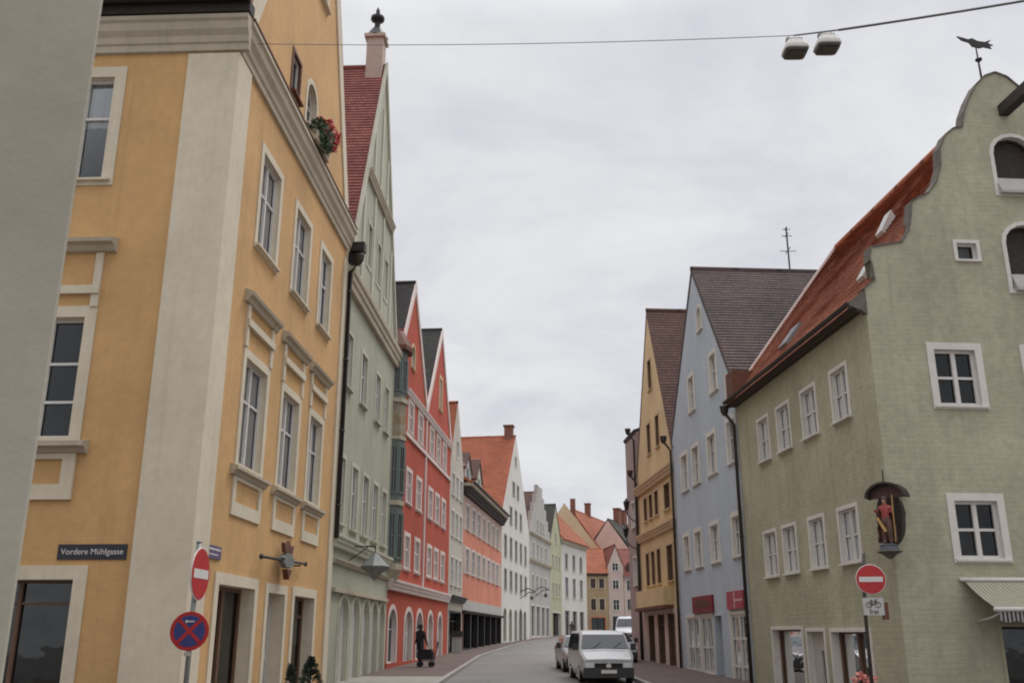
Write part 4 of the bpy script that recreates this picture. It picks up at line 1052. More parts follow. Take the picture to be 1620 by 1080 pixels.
t = thing('traffic_sign', 'sign post with a no entry disc and white bicycle plate at the olive house', 'traffic sign', (6.98, 19.6, 0))
b = MB(); b.tube([(6.95, 19.62, -.5), (6.98, 19.62, 2.2), (7.07, 19.62, 3.22)], .036, 12); b.build('pole', M['pipe'], t, smooth=True)
no_entry(t, (7.13, 19.54, 2.72), (-.15, -1, 0), .29)
c = Vector((7.12, 19.52, 2.2)); ff = face_frame(c, (-.1, -1, 0))
b = MB(); plate(b, ff, -.2, .2, -.165, .165, -.008, .004); sp = b.build('bicycle_plate', M['box'], t)
b = MB()
for sx in (-.085, .085):
    cc = ff[0] + ff[1] * sx + ff[2] * .03
    v = []; n = 20
    for rr, dd in ((.058, .005), (.045, .005)): v += [cc + ff[1] * math.cos(2 * math.pi * i / n) * rr + ff[2] * math.sin(2 * math.pi * i / n) * rr + ff[3] * .007 for i in range(n)]
    b.solid(v, [(i, (i + 1) % n, n + (i + 1) % n, n + i) for i in range(n)])
for x0, y0, x1, y1 in ((-.085, .03, -.04, .10), (-.04, .10, .055, .10), (-.04, .10, .0, .03), (.0, .03, .055, .10), (-.085, .03, .0, .03), (.085, .03, .045, .13), (.045, .13, .08, .13), (-.06, .12, -.02, .12)):
    p0 = ff[0] + ff[1] * x0 + ff[2] * y0 + ff[3] * .008; p1 = ff[0] + ff[1] * x1 + ff[2] * y1 + ff[3] * .008; b.tube([p0, p1], .006, 5)
b.build('bicycle_symbol', M['black'], sp)
def text(body, size, o, xd, nrm, mat, parent, name='lettering', cx=True, depth=.003):
    cu = bpy.data.curves.new('lettering', 'FONT'); cu.body = body; cu.size = size; cu.extrude = depth
    cu.align_x = 'CENTER'; cu.align_y = 'CENTER'
    tmp = bpy.data.objects.new('tmp', cu); COL.objects.link(tmp)
    dg = bpy.context.evaluated_depsgraph_get(); me = bpy.data.meshes.new_from_object(tmp.evaluated_get(dg))
    bpy.data.objects.remove(tmp)
    x = Vector(xd).normalized(); n = Vector(nrm).normalized(); y = n.cross(x)
    org = ORG[parent.name]
    for v in me.vertices: v.co = Vector(o) + x * v.co.x + y * v.co.y + n * v.co.z - org
    me.materials.clear(); me.materials.append(mat)
    ob = bpy.data.objects.new(name, me); COL.objects.link(ob); ob.parent = parent; ORG[ob.name] = org
    return ob
text('frei', .13, ff[0] - ff[2] * .10 + ff[3] * .006, ff[1], ff[3], M['black'], sp)
b = MB(); b.box(WORLD, 7.30, 7.40, 19.5, 19.6, 1.95, 2.28); b.build('reflector_box', M['rust'], t)

g = F['gasse'][0]
w = g.W(1.9, .03, 3.2)
t = thing('street_name_plate', 'long dark street name plate with pale lettering on the ochre house', 'street sign', w)
b = MB(); b.box(g, 1.22, 2.58, .002, .022, 3.05, 3.34); pb = b.build('plate', M['plateblack'], t)
text('Vordere Mühlgasse', .158, g.W(1.9, .026, 3.195), (-g.D[0], -g.D[1], 0), (g.Nn[0], g.Nn[1], 0), M['signwhite'], t)
f = F['orange'][0]
w = f.W(1.3, .03, 3.28)
t = thing('street_name_plate', 'small violet blue plate on the ochre house behind the no entry disc', 'street sign', w)
b = MB(); b.box(f, .92, 1.72, .002, .03, 3.16, 3.42); b.build('plate', M['plateviolet'], t)
b = MB(); b.box(f, .98, 1.66, .028, .034, 3.33, 3.365); b.box(f, .98, 1.5, .028, .034, 3.23, 3.255); b.build('pale_marks', M['signwhite'], t)

# wrought iron emblem on the ochre house
t = thing('iron_emblem', 'wrought iron trade emblem with a long horizontal bar and red crest on the ochre house', 'house emblem', f.W(6, .1, 3.5))
b = MB(); b.tube([f.W(4.1, .16, 3.42), f.W(5, .2, 3.44), f.W(6.1, .22, 3.46), f.W(7.2, .2, 3.5), f.W(8.2, .16, 3.53)], .033, 8)
for s in (4.1, 8.2): b.lathe(f.W(s, .16, 3.42 if s < 5 else 3.53), [(.03, -.06), (.06, 0), (.03, .06)], 8)
for s in (4.6, 7.6): b.tube([f.W(s, .18, 3.45), f.W(s, -.01, 3.45)], .025, 6)
b.build('bar', M['metal'], t)
b = MB(); sh = [(6.1 + .5 * math.sin(a) * (1 if abs(math.sin(a * 4)) > .35 else .8), 3.47 + .19 * math.cos(a) * (1 if abs(math.sin(a * 4)) > .35 else .8)) for a in [2 * math.pi * i / 32 for i in range(32)]]
b.extrude(f, sh, .14, .28); b.build('wheel', M['lead'], t)
b = MB(); b.extrude(f, [(5.9, 3.25), (6.1, 3.0), (6.35, 3.25)], .16, .3); b.extrude(f, [(5.75, 3.66), (6.45, 3.66), (6.55, 3.88), (6.3, 3.78), (6.1, 3.96), (5.9, 3.78), (5.65, 3.88)], .17, .26); b.build('crest', M['rust'], t)

# faceted lantern of the sage house
f = F['sage'][0]
c = f.W(2.7, .9, 3.85)
t = thing('faceted_lantern', 'grey faceted diamond shaped lantern hung on a bracket from the sage green house', 'lantern', c)
b = MB(); b.lathe(c, [(.02, -.42), (.2, -.22), (.46, -.02), (.5, .05), (.34, .2), (.12, .42), (.03, .5)], 8); b.build('shade', M['lead'], t)
b = MB(); b.tube([c + Vector((0, 0, .5)), c + Vector((0, 0, .72))], .02, 6); a = f.W(2.7, .0, 4.57); b.tube([a, c + Vector((0, 0, .72))], .025, 6); b.tube([f.W(2.7, 0, 4.1), c + Vector((-.25, 0, .7))], .018, 6); b.build('bracket', M['metal'], t)

# hanging signs on the white and grey houses far down the street
for nm, s, z, lab in (('white', 10.6, 5.0, 'black iron hanging sign above the arched door of the tall white gabled house'), ('grey', 3.4, 5.6, 'black iron hanging sign on the grey stepped gable house')):
    f = F[nm][0]; c = f.W(s, 1.0, z)
    t = thing('hanging_sign', lab, 'hanging sign', f.W(s, 0, z), 'iron hanging signs far down the street')
    b = MB(); b.tube([f.W(s, 0, z + .6), f.W(s, .7, z + .95), f.W(s, 1.5, z + .6)], .05, 6); b.tube([f.W(s, 0, z), f.W(s, .8, z + .55), f.W(s, 1.4, z + .62)], .04, 6); b.build('bracket', M['metal'], t)
    b = MB(); b.lathe(f.W(s, 1.1, z + .05) - Vector((f.D[0], f.D[1], 0)) * .03, [(.2, 0), (.23, .02), (.23, .05), (.2, .07)], 6 if nm == 'grey' else 4, axis=(f.D[0], f.D[1], 0)); b.build('sign_disc', M['coping'], t)

# wall lanterns at the far end of the yellow house
f = F['rose'][0]
for i, (s, z, lab) in enumerate(((.5, 8.1, 'upper black wall lantern on a curved arm at the old rose house'), (.9, 6.75, 'lower black wall lantern on a curved arm at the old rose house'))):
    c = f.W(s, .55, z)
    t = thing('wall_lantern', lab, 'wall lantern', f.W(s, 0, z), 'black wall lanterns on the right')
    b = MB(); b.tube([f.W(s, 0, z - .75), f.W(s, .3, z - .6), f.W(s, .5, z - .35), c - Vector((0, 0, .1))], .03, 6); b.build('arm', M['metal'], t)
    b = MB(); b.lathe(c, [(.08, -.12), (.1, -.1), (.17, .28), (.2, .3), (.06, .45), (.02, .52)], 6); b.build('lantern_body', M['metal'], t)

# ================================================================== plants
def leaves(b, c, rad, n, size, mi=0, shape=None):
    c = Vector(c)
    for _ in range(n):
        while True:
            p = Vector((random.uniform(-1, 1), random.uniform(-1, 1), random.uniform(-1, 1)))
            if p.length < 1 and (shape is None or shape(p)): break
        q = c + Vector((p.x * rad[0], p.y * rad[1], p.z * rad[2]))
        a = Vector((random.gauss(0, 1), random.gauss(0, 1), random.gauss(0, 1))).normalized(); d = a.orthogonal().normalized()
        s = size * random.uniform(.6, 1.3)
        b.face([q - a * s, q + d * s * .5, q + a * s, q - d * s * .5], mi)
f = F['orange'][0]
c = f.W(6.3, .3, 15.6)
t = thing('flower_box', 'window box of red geraniums below the arched gable window of the ochre house', 'flower box', f.W(6.3, 0, 15.35))
b = MB(); b.box(f, 5.55, 7.05, .06, .42, 15.15, 15.45); b.build('planter', M['mould'], t)
b = MB(); leaves(b, f.W(6.25, .32, 15.55), (.40, .8, .48), 900, .085); b.build('foliage', M['leaf'], t, recalc=False)
b = MB()
for k in range(75):
    q = f.W(random.uniform(6.0, 7.2), random.uniform(.2, .66), random.uniform(15.5, 16.15)); leaves(b, q, (.10, .10, .09), 26, .055)
b.build('blossom', M['petal'], t, recalc=False)
b = MB(); b.box(f, 6.2, 7.3, .02, .1, 15.0, 15.12); b.tube([f.W(6.3, 0, 15.0), f.W(6.3, .45, 15.12)], .03, 6); b.build('bracket', M['rust'], t)
c = Vector((6.95, 20.0, .1))
t = thing('flower_pot', 'pot of salmon pink flowers standing in front of the olive house shop window', 'flower pot', (6.95, 20, -.05))
b = MB(); b.lathe((6.95, 20, -.1), [(.14, 0), (.2, .3), (.24, .42), (.25, .5), (.22, .5)], 18); b.build('pot', M['terracotta'], t, smooth=True)
b = MB(); leaves(b, (6.95, 20, .55), (.26, .26, .34), 300, .06); b.build('foliage', M['leaf'], t, recalc=False)
b = MB()
for k in range(20): leaves(b, (6.97 + random.uniform(-.2, .2), 19.95 + random.uniform(-.2, .2), random.uniform(.62, .97)), (.07, .07, .06), 16, .04)
b.build('blossom', M['petal2'], t, recalc=False)
def conifer(x, y, hgt, wid, label):
    t = thing('potted_conifer', label, 'potted shrub', (x, y, .12), 'potted conifers before the ochre house')
    b = MB(); b.lathe((x, y, .1), [(.16, 0), (.22, .3), (.24, .36), (.2, .36)], 16); b.build('pot', M['terracotta'], t, smooth=True)
    b = MB(); b.tube([(x, y, .4), (x, y, hgt * .9)], .03, 6, r1=.01); b.build('trunk', M['wood'], t)
    b = MB()
    for k in range(int(900 * wid * 2)):
        u = random.random() ** .8; z = .42 + (hgt - .42) * u; r = wid * (1 - u) ** .75 * math.sqrt(random.random()) + .02; a = random.random() * 6.28
        q = Vector((x + r * math.cos(a), y + r * math.sin(a), z)); d = Vector((math.cos(a), math.sin(a), random.uniform(.2, 1.2))).normalized(); e = d.orthogonal().normalized(); s = random.uniform(.03, .07)
        b.face([q - d * s, q + e * s * .35, q + d * s * 1.3, q - e * s * .35])
    b.build('foliage', M['leaf2'], t, recalc=False)
f = F['orange'][0]
w = f.W(5.15, .75, 0); conifer(w.x, w.y, 1.0, .15, 'slim low conifer in a pot at the middle door of the ochre house')
w = f.W(7.5, .65, 0); conifer(w.x, w.y, 1.12, .32, 'bushy dark conifer in a pot at the far shop window of the ochre house')

# ================================================================== overhead cable, lamps
def cab(a, c, sag, n=40): return [Vector(a).lerp(Vector(c), i / n) - Vector((0, 0, sag * 4 * (i / n) * (1 - i / n))) for i in range(n + 1)]
A = Vector((-6.0, 19.3, 14.85)); Bm = Vector((5.47, 16.0, 12.78)); Bn = Vector((6.3, 15.85, 12.8)); Cc = Vector((24, 13.0, 15.3))
b = MB()
b.tube(cab(A, Bm, .10), .0075, 6); b.tube(cab(Bm, Bn, .0, 4), .016, 6); b.tube(cab(Bn, Cc, .35), .024, 6)
tag(b.build('overhead_cable', M['cable'], loc=Bm), 'thin steel cable spanning the street and carrying two lamps', 'cable')
def lamp(x, y, z):
    t = thing('cable_lamp', 'left of the two white lamps hanging on the overhead cable', 'street lamp', (x, y, z), 'lamps hanging on the overhead cable')
    def sq(b, prof, n=28, ex=.38):
        pw = lambda v_: math.copysign(abs(v_) ** ex, v_)
        v = [Vector((x + pw(math.cos(2 * math.pi * j / n)) * r_, y + pw(math.sin(2 * math.pi * j / n)) * r_ * .92, z + h_)) for r_, h_ in prof for j in range(n)]
        k_ = len(prof)
        b.solid(v, [(i * n + j, i * n + (j + 1) % n, (i + 1) * n + (j + 1) % n, (i + 1) * n + j) for i in range(k_ - 1) for j in range(n)] + [tuple(range(n)), tuple(reversed(range((k_ - 1) * n, k_ * n)))])
    b = MB(); sq(b, [(.225, .12), (.235, .14), (.225, .2), (.17, .31), (.13, .34), (.125, .38)]); b.build('housing', M['lampbody'], t)
    b = MB(); sq(b, [(.15, .055), (.205, .075), (.222, .125), (.2, .13)]); b.build('lamp_bowl', M['lampglass'], t)
    b = MB()
    for sx in (-.11, .11): b.box(WORLD, x + sx - .045, x + sx + .045, y - .04, y + .04, z + .36, z + .43); b.tube([(x + sx, y, z + .42), (x + sx, y, z + .47)], .012, 6)
    b.build('hanger', M['galv'], t)
    return t
l0 = lamp(5.47, 16.0, 12.28)
copy_tree(l0, (6.06, 15.9, 12.31), 'right of the two white lamps hanging on the overhead cable')

# ================================================================== olive house: weather vane, awning, statue
g = F['front'][0]
top = g.W(4.08, -.25, 16.0)
t = thing('weather_vane', 'dark bird weather vane on a rod above the curved gable of the olive house', 'weather vane', top)
b = MB(); b.tube([top - Vector((0, 0, .25)), top + Vector((-.02, 0, .95))], .035, 8, r1=.018); b.lathe(top + Vector((0, 0, .5)), [(.02, 0), (.09, .06), (.09, .1), (.02, .16)], 10); b.build('rod', M['metal'], t)
b = MB(); fr = Fr((top.x, top.y), (1, .08), True)
sil = [(-.52, 1.28), (-.4, 1.16), (-.2, 1.1), (-.12, .98), (.08, .94), (.2, .98), (.42, .94), (.36, 1.02), (.48, 1.05), (.34, 1.1), (.44, 1.22), (.25, 1.14), (.05, 1.16), (-.1, 1.24), (-.22, 1.2), (-.36, 1.24)]
b.extrude(fr, [(s, z + 16.0) for s, z in sil], -.02, .02); b.build('bird', M['metal'], t)

w = g.W(3, .0, 2.8)
t = thing('shop_awning', 'sloping striped cloth awning over the dark shop front of the olive corner house', 'awning', w)
b = MB()
n = 24
for i in range(n):
    s0, s1 = 1.52 + 3.6 * i / n, 1.52 + 3.6 * (i + 1) / n
    sl = lambda s, q: g.W(s, .05 + 1.15 * q, 2.82 - .62 * q - .05 * math.sin(math.pi * q))
    for j in range(5):
        q0, q1 = j / 5, (j + 1) / 5
        b.face([sl(s0, q0), sl(s1, q0), sl(s1, q1), sl(s0, q1)], 0, [(s0, q0), (s1, q0), (s1, q1), (s0, q1)])
b.build('cloth', M['awning'], t, recalc=False)
b = MB(); b.tube([g.W(1.45, 1.22, 2.18), g.W(5.15, 1.22, 2.18)], .05, 8); b.tube([g.W(1.42, .06, 2.85), g.W(5.15, .06, 2.85)], .05, 8)
for s in (1.7, 4.9): b.tube([g.W(s, .02, 1.95), g.W(s + .02, .6, 2.02), g.W(s, 1.2, 2.16)], .025, 6)
b.build('roller', M['frame'], t, smooth=True)
b = MB()
for i in range(48):
    s0, s1 = 1.55 + 3.5 * i / 48, 1.55 + 3.5 * (i + 1) / 48
    z0 = 1.93 + .02 * math.cos(i * 1.3); z1 = 1.93 + .02 * math.cos((i + 1) * 1.3)
    b.face([g.W(s0, 1.23, z0), g.W(s1, 1.23, z1), g.W(s1, 1.235, 2.14), g.W(s0, 1.235, 2.14)], 0, [(s0, 0), (s1, 0), (s1, 1), (s0, 1)])
b.build('valance', M['valance'], t, recalc=False)

# ------------------------------------------------------------------ figures
def skin_mesh(J, bones, scale, rot, loc, sub=1):
    """J: name -> (x,y,z,r); bones: (a,b,mat). One continuous skinned surface, material by nearest bone"""
    names = list(J); me = bpy.data.meshes.new('tmp')
    me.from_pydata([Vector(J[n][:3]) for n in names], [(names.index(a), names.index(c)) for a, c, _ in bones], [])
    ob = bpy.data.objects.new('tmp', me); COL.objects.link(ob)
    md = ob.modifiers.new('skin', 'SKIN'); sk = me.skin_vertices[0].data
    for i, n in enumerate(names): sk[i].radius = (J[n][3], J[n][3]); sk[i].use_root = (i == 0)
    s2 = ob.modifiers.new('sub', 'SUBSURF'); s2.levels = sub; s2.render_levels = sub
    dg = bpy.context.evaluated_depsgraph_get(); out = bpy.data.meshes.new_from_object(ob.evaluated_get(dg))
    bpy.data.objects.remove(ob)
    seg = [(Vector(J[a][:3]), Vector(J[c][:3]), m, (J[a][3] + J[c][3]) / 2) for a, c, m in bones]
    for p in out.polygons:
        best = (9, 0)
        for a, c, m, r in seg:
            d = c - a; t_ = max(0, min(1, (p.center - a).dot(d) / max(d.length_squared, 1e-6)))
            q = (p.center - a - d * t_).length - r
            if q < best[0]: best = (q, m)
        p.material_index = best[1]; p.use_smooth = True
    cs, sn = math.cos(rot), math.sin(rot)
    for v in out.vertices: v.co = Vector((v.co.x * cs - v.co.y * sn, v.co.x * sn + v.co.y * cs, v.co.z)) * scale
    return out
BASE = dict(pelvis=(0, 0, .95, .15), waist=(0, 0, 1.12, .135), chest=(0, -.01, 1.32, .155), neck=(0, 0, 1.49, .06), chin=(0, -.02, 1.56, .075), head=(0, -.01, 1.64, .095), crown=(0, 0, 1.70, .08), nose=(0, -.115, 1.63, .018),
    shl=(.18, 0, 1.41, .075), ell=(.24, .03, 1.13, .05), wrl=(.26, -.03, .89, .036), shr=(-.18, 0, 1.41, .075), elr=(-.24, .03, 1.13, .05), wrr=(-.26, -.03, .89, .036),
    hil=(.095, 0, .90, .105), knl=(.11, -.02, .50, .068), anl=(.11, .02, .09, .048), tol=(.12, -.13, .04, .042), hir=(-.095, 0, .90, .105), knr=(-.11, -.02, .50, .068), anr=(-.11, .02, .09, .048), tor=(-.12, -.13, .04, .042))
BONES = [('pelvis', 'waist', 1), ('waist', 'chest', 1), ('chest', 'neck', 1), ('neck', 'chin', 0), ('chin', 'head', 0), ('head', 'crown', 0), ('head', 'nose', 0),
    ('chest', 'shl', 1), ('shl', 'ell', 1), ('ell', 'wrl', 1), ('chest', 'shr', 1), ('shr', 'elr', 1), ('elr', 'wrr', 1),
    ('pelvis', 'hil', 2), ('hil', 'knl', 2), ('knl', 'anl', 2), ('anl', 'tol', 3), ('pelvis', 'hir', 2), ('hir', 'knr', 2), ('knr', 'anr', 2), ('anr', 'tor', 3)]
def person(label, loc, rot, pose, mats, scale=1.0, group=None, name='person'):
    J = dict(BASE); B = list(BONES)
    for k_, v in pose.items(): J[k_] = (*v, J[k_][3])
    for sd, wr, el in (('l', 'wrl', 'ell'), ('r', 'wrr', 'elr')):
        w_ = Vector(J[wr][:3]); d = (w_ - Vector(J[el][:3])).normalized(); sx = 1 if sd == 'l' else -1
        pm = w_ + d * .075; J['pm' + sd] = (*pm, .03); B.append((wr, 'pm' + sd, 0))
        side = d.cross(Vector((1, 0, 0))); side = side.normalized() if side.length > .1 else Vector((0, 1, 0))
        for i, (o, ln) in enumerate(((-.03, .065), (-.01, .078), (.012, .074), (.03, .06))):
            q = pm + side * o + d * .02; e = q + d * ln + Vector((-.02 * sx, 0, 0)); J[f'f{sd}{i}'] = (*q, .011); J[f'g{sd}{i}'] = (*e, .009)
            B += [('pm' + sd, f'f{sd}{i}', 0), (f'f{sd}{i}', f'g{sd}{i}', 0)]
        q = w_ + d * .03 + side * -.045; e = q + d * .05 + side * -.02; J['t' + sd] = (*q, .012); J['u' + sd] = (*e, .01); B += [(wr, 't' + sd, 0), ('t' + sd, 'u' + sd, 0)]
    me = skin_mesh(J, B, scale, rot, loc)
    for m in mats[:4]: me.materials.append(M[m])
    o = bpy.data.objects.new(name, me); COL.objects.link(o); o.location = loc; ORG[o.name] = Vector(loc)
    tag(o, label, 'person', group)
    cs, sn = math.cos(rot), math.sin(rot)
    hd = Vector(J['head'][:3]); b = MB()
    for i in range(5):
        pass
    prof = [(.098, -.08), (.106, -.03), (.103, .05), (.078, .095), (.03, .115)]
    n = 16; v = []
    for r_, z_ in prof:
        for j in range(n):
            a = 2 * math.pi * j / n; y = math.sin(a) * r_ * 1.06 + .018; x = math.cos(a) * r_ * .92
            zz = z_ + (.085 * max(0, -math.sin(a)) if z_ < .0 else 0)
            p = Vector((hd.x + x, hd.y + y, hd.z + zz + .01)) * scale
            v.append(Vector(loc) + Vector((p.x * cs - p.y * sn, p.x * sn + p.y * cs, p.z)))
    k_ = len(prof)
    b.solid(v, [(i * n + j, i * n + (j + 1) % n, (i + 1) * n + (j + 1) % n, (i + 1) * n + j) for i in range(k_ - 1) for j in range(n)] + [tuple(range((k_ - 1) * n, k_ * n))])
    b.build('hair', M[mats[4] if len(mats) > 4 else 'hair'], o, smooth=True)
    return o
walk = dict(knl=(.11, -.16, .52), anl=(.11, -.20, .11), tol=(.12, -.34, .07), knr=(-.11, .06, .50), anr=(-.11, .26, .14), tor=(-.12, .15, .05), wrl=(.25, .12, .92), wrr=(-.25, -.18, .93))
dk = ['skin', 'blackcloth', 'jeans', 'black']
Y = 43.2; z = G(Y) + .12
person('person in black clothes on the left pavement pushing a loaded dark trolley', (-3.95, Y, z), R(150), dict(walk, shl=(.19, 0, 1.41), ell=(.31, -.17, 1.2), wrl=(.50, -.36, 1.02), elr=(-.29, .05, 1.15), wrr=(-.28, -.1, .95)), dk, 1.0)
t = thing('hand_trolley', 'dark loaded hand trolley with a slanting handle pushed along the left pavement', 'trolley', (-3.7, Y - .1, z))
fr = Fr((-3.7, Y - .1), (1, -.1), True)
b = MB(); b.box(fr, -.32, .34, -.22, .22, z + .3, z + .62); b.box(fr, -.26, .28, -.18, .18, z + .62, z + .72); b.build('load', M['blackcloth'], t)
b = MB(); b.tube([fr.W(-.3, -.15, z + .26), fr.W(.36, -.15, z + .26), fr.W(.5, -.13, z + .85), fr.W(.52, -.12, z + 1.02)], .02, 6); b.tube([fr.W(-.3, .15, z + .26), fr.W(.36, .15, z + .26), fr.W(.5, .13, z + .85), fr.W(.52, .12, z + 1.02)], .02, 6); b.tube([fr.W(.52, -.12, z + 1.02), fr.W(.52, .12, z + 1.02)], .02, 6); b.build('frame', M['metal'], t)
for s_ in (-.24, .26):
    b = MB()
    for p in (-.2, .2): b.lathe(fr.W(s_, p - .025, z + .115), [(.11, 0), (.115, .02), (.11, .05)], 16, axis=(fr.Nn[0], fr.Nn[1], 0))
    b.build('wheel', M['black'], t)
for i, (x, Y, rot, ms, lab, sc) in enumerate((
    (-1.55, 88.0, R(20), ['skin', 'blackcloth', 'jeans', 'black'], 'left of two dark clothed people standing before the white gabled house', 1.0),
    (-.75, 87.0, R(-40), ['skin', 'blackcloth', 'blackcloth', 'black'], 'right of two dark clothed people standing before the white gabled house', 1.06),
    (1.2, 100.5, R(60), ['skin', 'browncloth', 'jeans', 'black'], 'person in brown bending in front of the grey stepped gable house', .86),
    (6.35, 106.0, R(180), ['skin', 'browncloth', 'greycloth', 'black'], 'person in a brown jacket walking on the road beyond the parked cars', 1.0),
    (11.6, 112.0, R(170), ['skin', 'blackcloth', 'jeans', 'black'], 'person in black far off beyond the roof of the white van', 1.0),
    (12.6, 110.0, R(10), ['skin', 'greycloth', 'blackcloth', 'black'], 'person in grey far off at the right end of the street', 1.0))):
    person(lab, (x, Y, G(Y) + (.12 if i < 3 else .03)), rot, walk if i % 2 else {}, ms, sc, 'pedestrians far down the street')

# statue on the corner of the olive house
P0 = Vector((8.62, 22, 0)); nd_ = Vector((-.62, -.79, 0)).normalized(); tx = Vector((0, 0, 1)).cross(nd_)
base = P0 + nd_ * .32 + Vector((0, 0, 3.58))
t = thing('saint_statue', 'painted saint in red under a dark half round hood on the olive house', 'statue', base)
J = dict(BASE); B = [(a, c, {0: 0, 1: 1, 2: 2, 3: 2}[m]) for a, c, m in BONES]
for k_, v in dict(ell=(.28, -.05, 1.17), wrl=(.2, -.25, 1.22), elr=(-.30, -.02, 1.2), wrr=(-.34, -.22, 1.32), knl=(.10, -.05, .5), shl=(.19, 0, 1.40), shr=(-.19, 0, 1.40)).items(): J[k_] = (*v, J[k_][3])
J['hil'] = (.1, 0, .85, .15); J['hir'] = (-.1, 0, .85, .15); J['knl'] = (.1, -.06, .5, .13); J['knr'] = (-.1, -.01, .5, .13); J['anl'] = (.12, -.02, .14, .11); J['anr'] = (-.12, .02, .14, .12)
me = skin_mesh(J, B, .60, math.atan2(nd_.y, nd_.x) + math.pi / 2, base)
for m in ('skin', 'robe_red', 'robe_dark'): me.materials.append(M[m])
o = bpy.data.objects.new('saint_figure', me); COL.objects.link(o); o.parent = t; ORG[o.name] = base
b = MB(); b.lathe(base + Vector((0, 0, 1.02)), [(.06, -.06), (.06, 0), (.05, .05), (.02, .07)], 10); b.build('hair', M['robe_dark'], o)
b = MB(); b.tube([base + tx * .2 + nd_ * .14 + Vector((0, 0, .05)), base + tx * .22 + nd_ * .13 + Vector((0, 0, 1.1))], .014, 6); b.tube([base + tx * -.16 + nd_ * .1 + Vector((0, 0, .6)), base + tx * .02 + nd_ * .17 + Vector((0, 0, .28))], .035, 6); b.build('staff', M['gold'], t)
b = MB(); b.lathe(base, [(.2, -.14), (.22, -.11), (.19, -.03), (.2, 0), (.17, .02)], 14); b.build('plinth', M['plinth'], t)
b = MB(); b.lathe(base - Vector((0, 0, .14)), [(.04, -.16), (.16, -.06), (.25, -.02), (.28, 0), (.26, .02)], 14); b.build('console', M['coping'], t)
b = MB(); n = 16; rows = []
for i in range(11):
    h_ = .06 + .80 * i / 10; rr = .19 - .05 * (i / 10) ** 2 + .012 * math.sin(i * 2.1)
    rows.append([base + Vector((0, 0, h_)) - nd_ * (rr * .75 * math.sin(math.pi * j / n) - .03) * (1 + .12 * math.sin(j * 2.3 + i * .3)) + tx * rr * 1.12 * math.cos(math.pi * j / n) for j in range(n + 1)])
v = [p for q in rows for p in q]; m_ = n + 1
b.solid(v, [(i * m_ + j, i * m_ + j + 1, (i + 1) * m_ + j + 1, (i + 1) * m_ + j) for i in range(10) for j in range(n)])
ck = b.build('cloak', M['robe_dark'], o, recalc=False, smooth=True); sd_ = ck.modifiers.new('thick', 'SOLIDIFY'); sd_.thickness = .03
b = MB(); fan = [P0 + nd_ * .03 + tx * (.30 * math.cos(a) * (1 if math.sin(a) > 0 else .9)) + Vector((0, 0, 4.2 + .62 * math.sin(a))) for a in [2 * math.pi * i / 28 for i in range(28)]]
b.solid(fan + [p - nd_ * .25 for p in fan], [tuple(range(28)), tuple(reversed(range(28, 56)))] + [(i, (i + 1) % 28, 28 + (i + 1) % 28, 28 + i) for i in range(28)]); b.build('back_board', M['wood'], t)
b = MB(); hc = P0 + Vector((0, 0, 4.66)); n = 18
v = []
for d_, rr in ((-.12, .46), (.30, .44), (.30, .38), (-.12, .40)):
    v += [hc + nd_ * d_ + tx * (rr * math.cos(math.pi * i / n)) + Vector((0, 0, rr * .78 * math.sin(math.pi * i / n))) for i in range(n + 1)]
m_ = n + 1
b.solid(v, [(k_ * m_ + i, k_ * m_ + i + 1, ((k_ + 1) % 4) * m_ + i + 1, ((k_ + 1) % 4) * m_ + i) for k_ in range(4) for i in range(n)] + [(0, m_, 2 * m_, 3 * m_), (n, m_ + n, 2 * m_ + n, 3 * m_ + n)])
b.build('hood', M['wood'], t)
b = MB(); fan = [hc + nd_ * .06 + tx * (.42 * math.cos(math.pi * i / n)) + Vector((0, 0, .33 * math.sin(math.pi * i / n))) for i in range(n + 1)]
b.solid(fan + [p - nd_ * .04 for p in fan], [tuple(range(n + 1)), tuple(reversed(range(n + 1, 2 * n + 2)))] + [(i, (i + 1) % (n + 1), n + 1 + (i + 1) % (n + 1), n + 1 + i) for i in range(n + 1)]); b.build('hood_back', M['robe_dark'], t)
b = MB(); b.tube([hc + Vector((0, 0, .34)) + nd_ * .2, hc + Vector((0, 0, .62)) + nd_ * .2], .015, 6); b.build('hood_spike', M['metal'], t)

# cabinet on the left pavement
Y = 60.6; z = G(Y) + .12
t = thing('street_cabinet', 'pale grey cabinet with a dark top on the left pavement', 'cabinet', (-3.35, Y, z))
fr = Fr((-3.35, Y), (1, .1), True)
b = MB(); b.box(fr, -.3, .3, -.2, .2, z, z + .92)
b.build('cabinet_body', M['box'], t)
b = MB(); b.box(fr, -.36, .36, -.26, .26, z + .92, z + 1.25); b.build('cabinet_top', M['pipe'], t)
b = MB()
for s_ in (-.1, .1): b.box(fr, s_ - .008, s_ + .008, .2, .206, z + .05, z + .9)
b.build('door_gap', M['galv'], t)

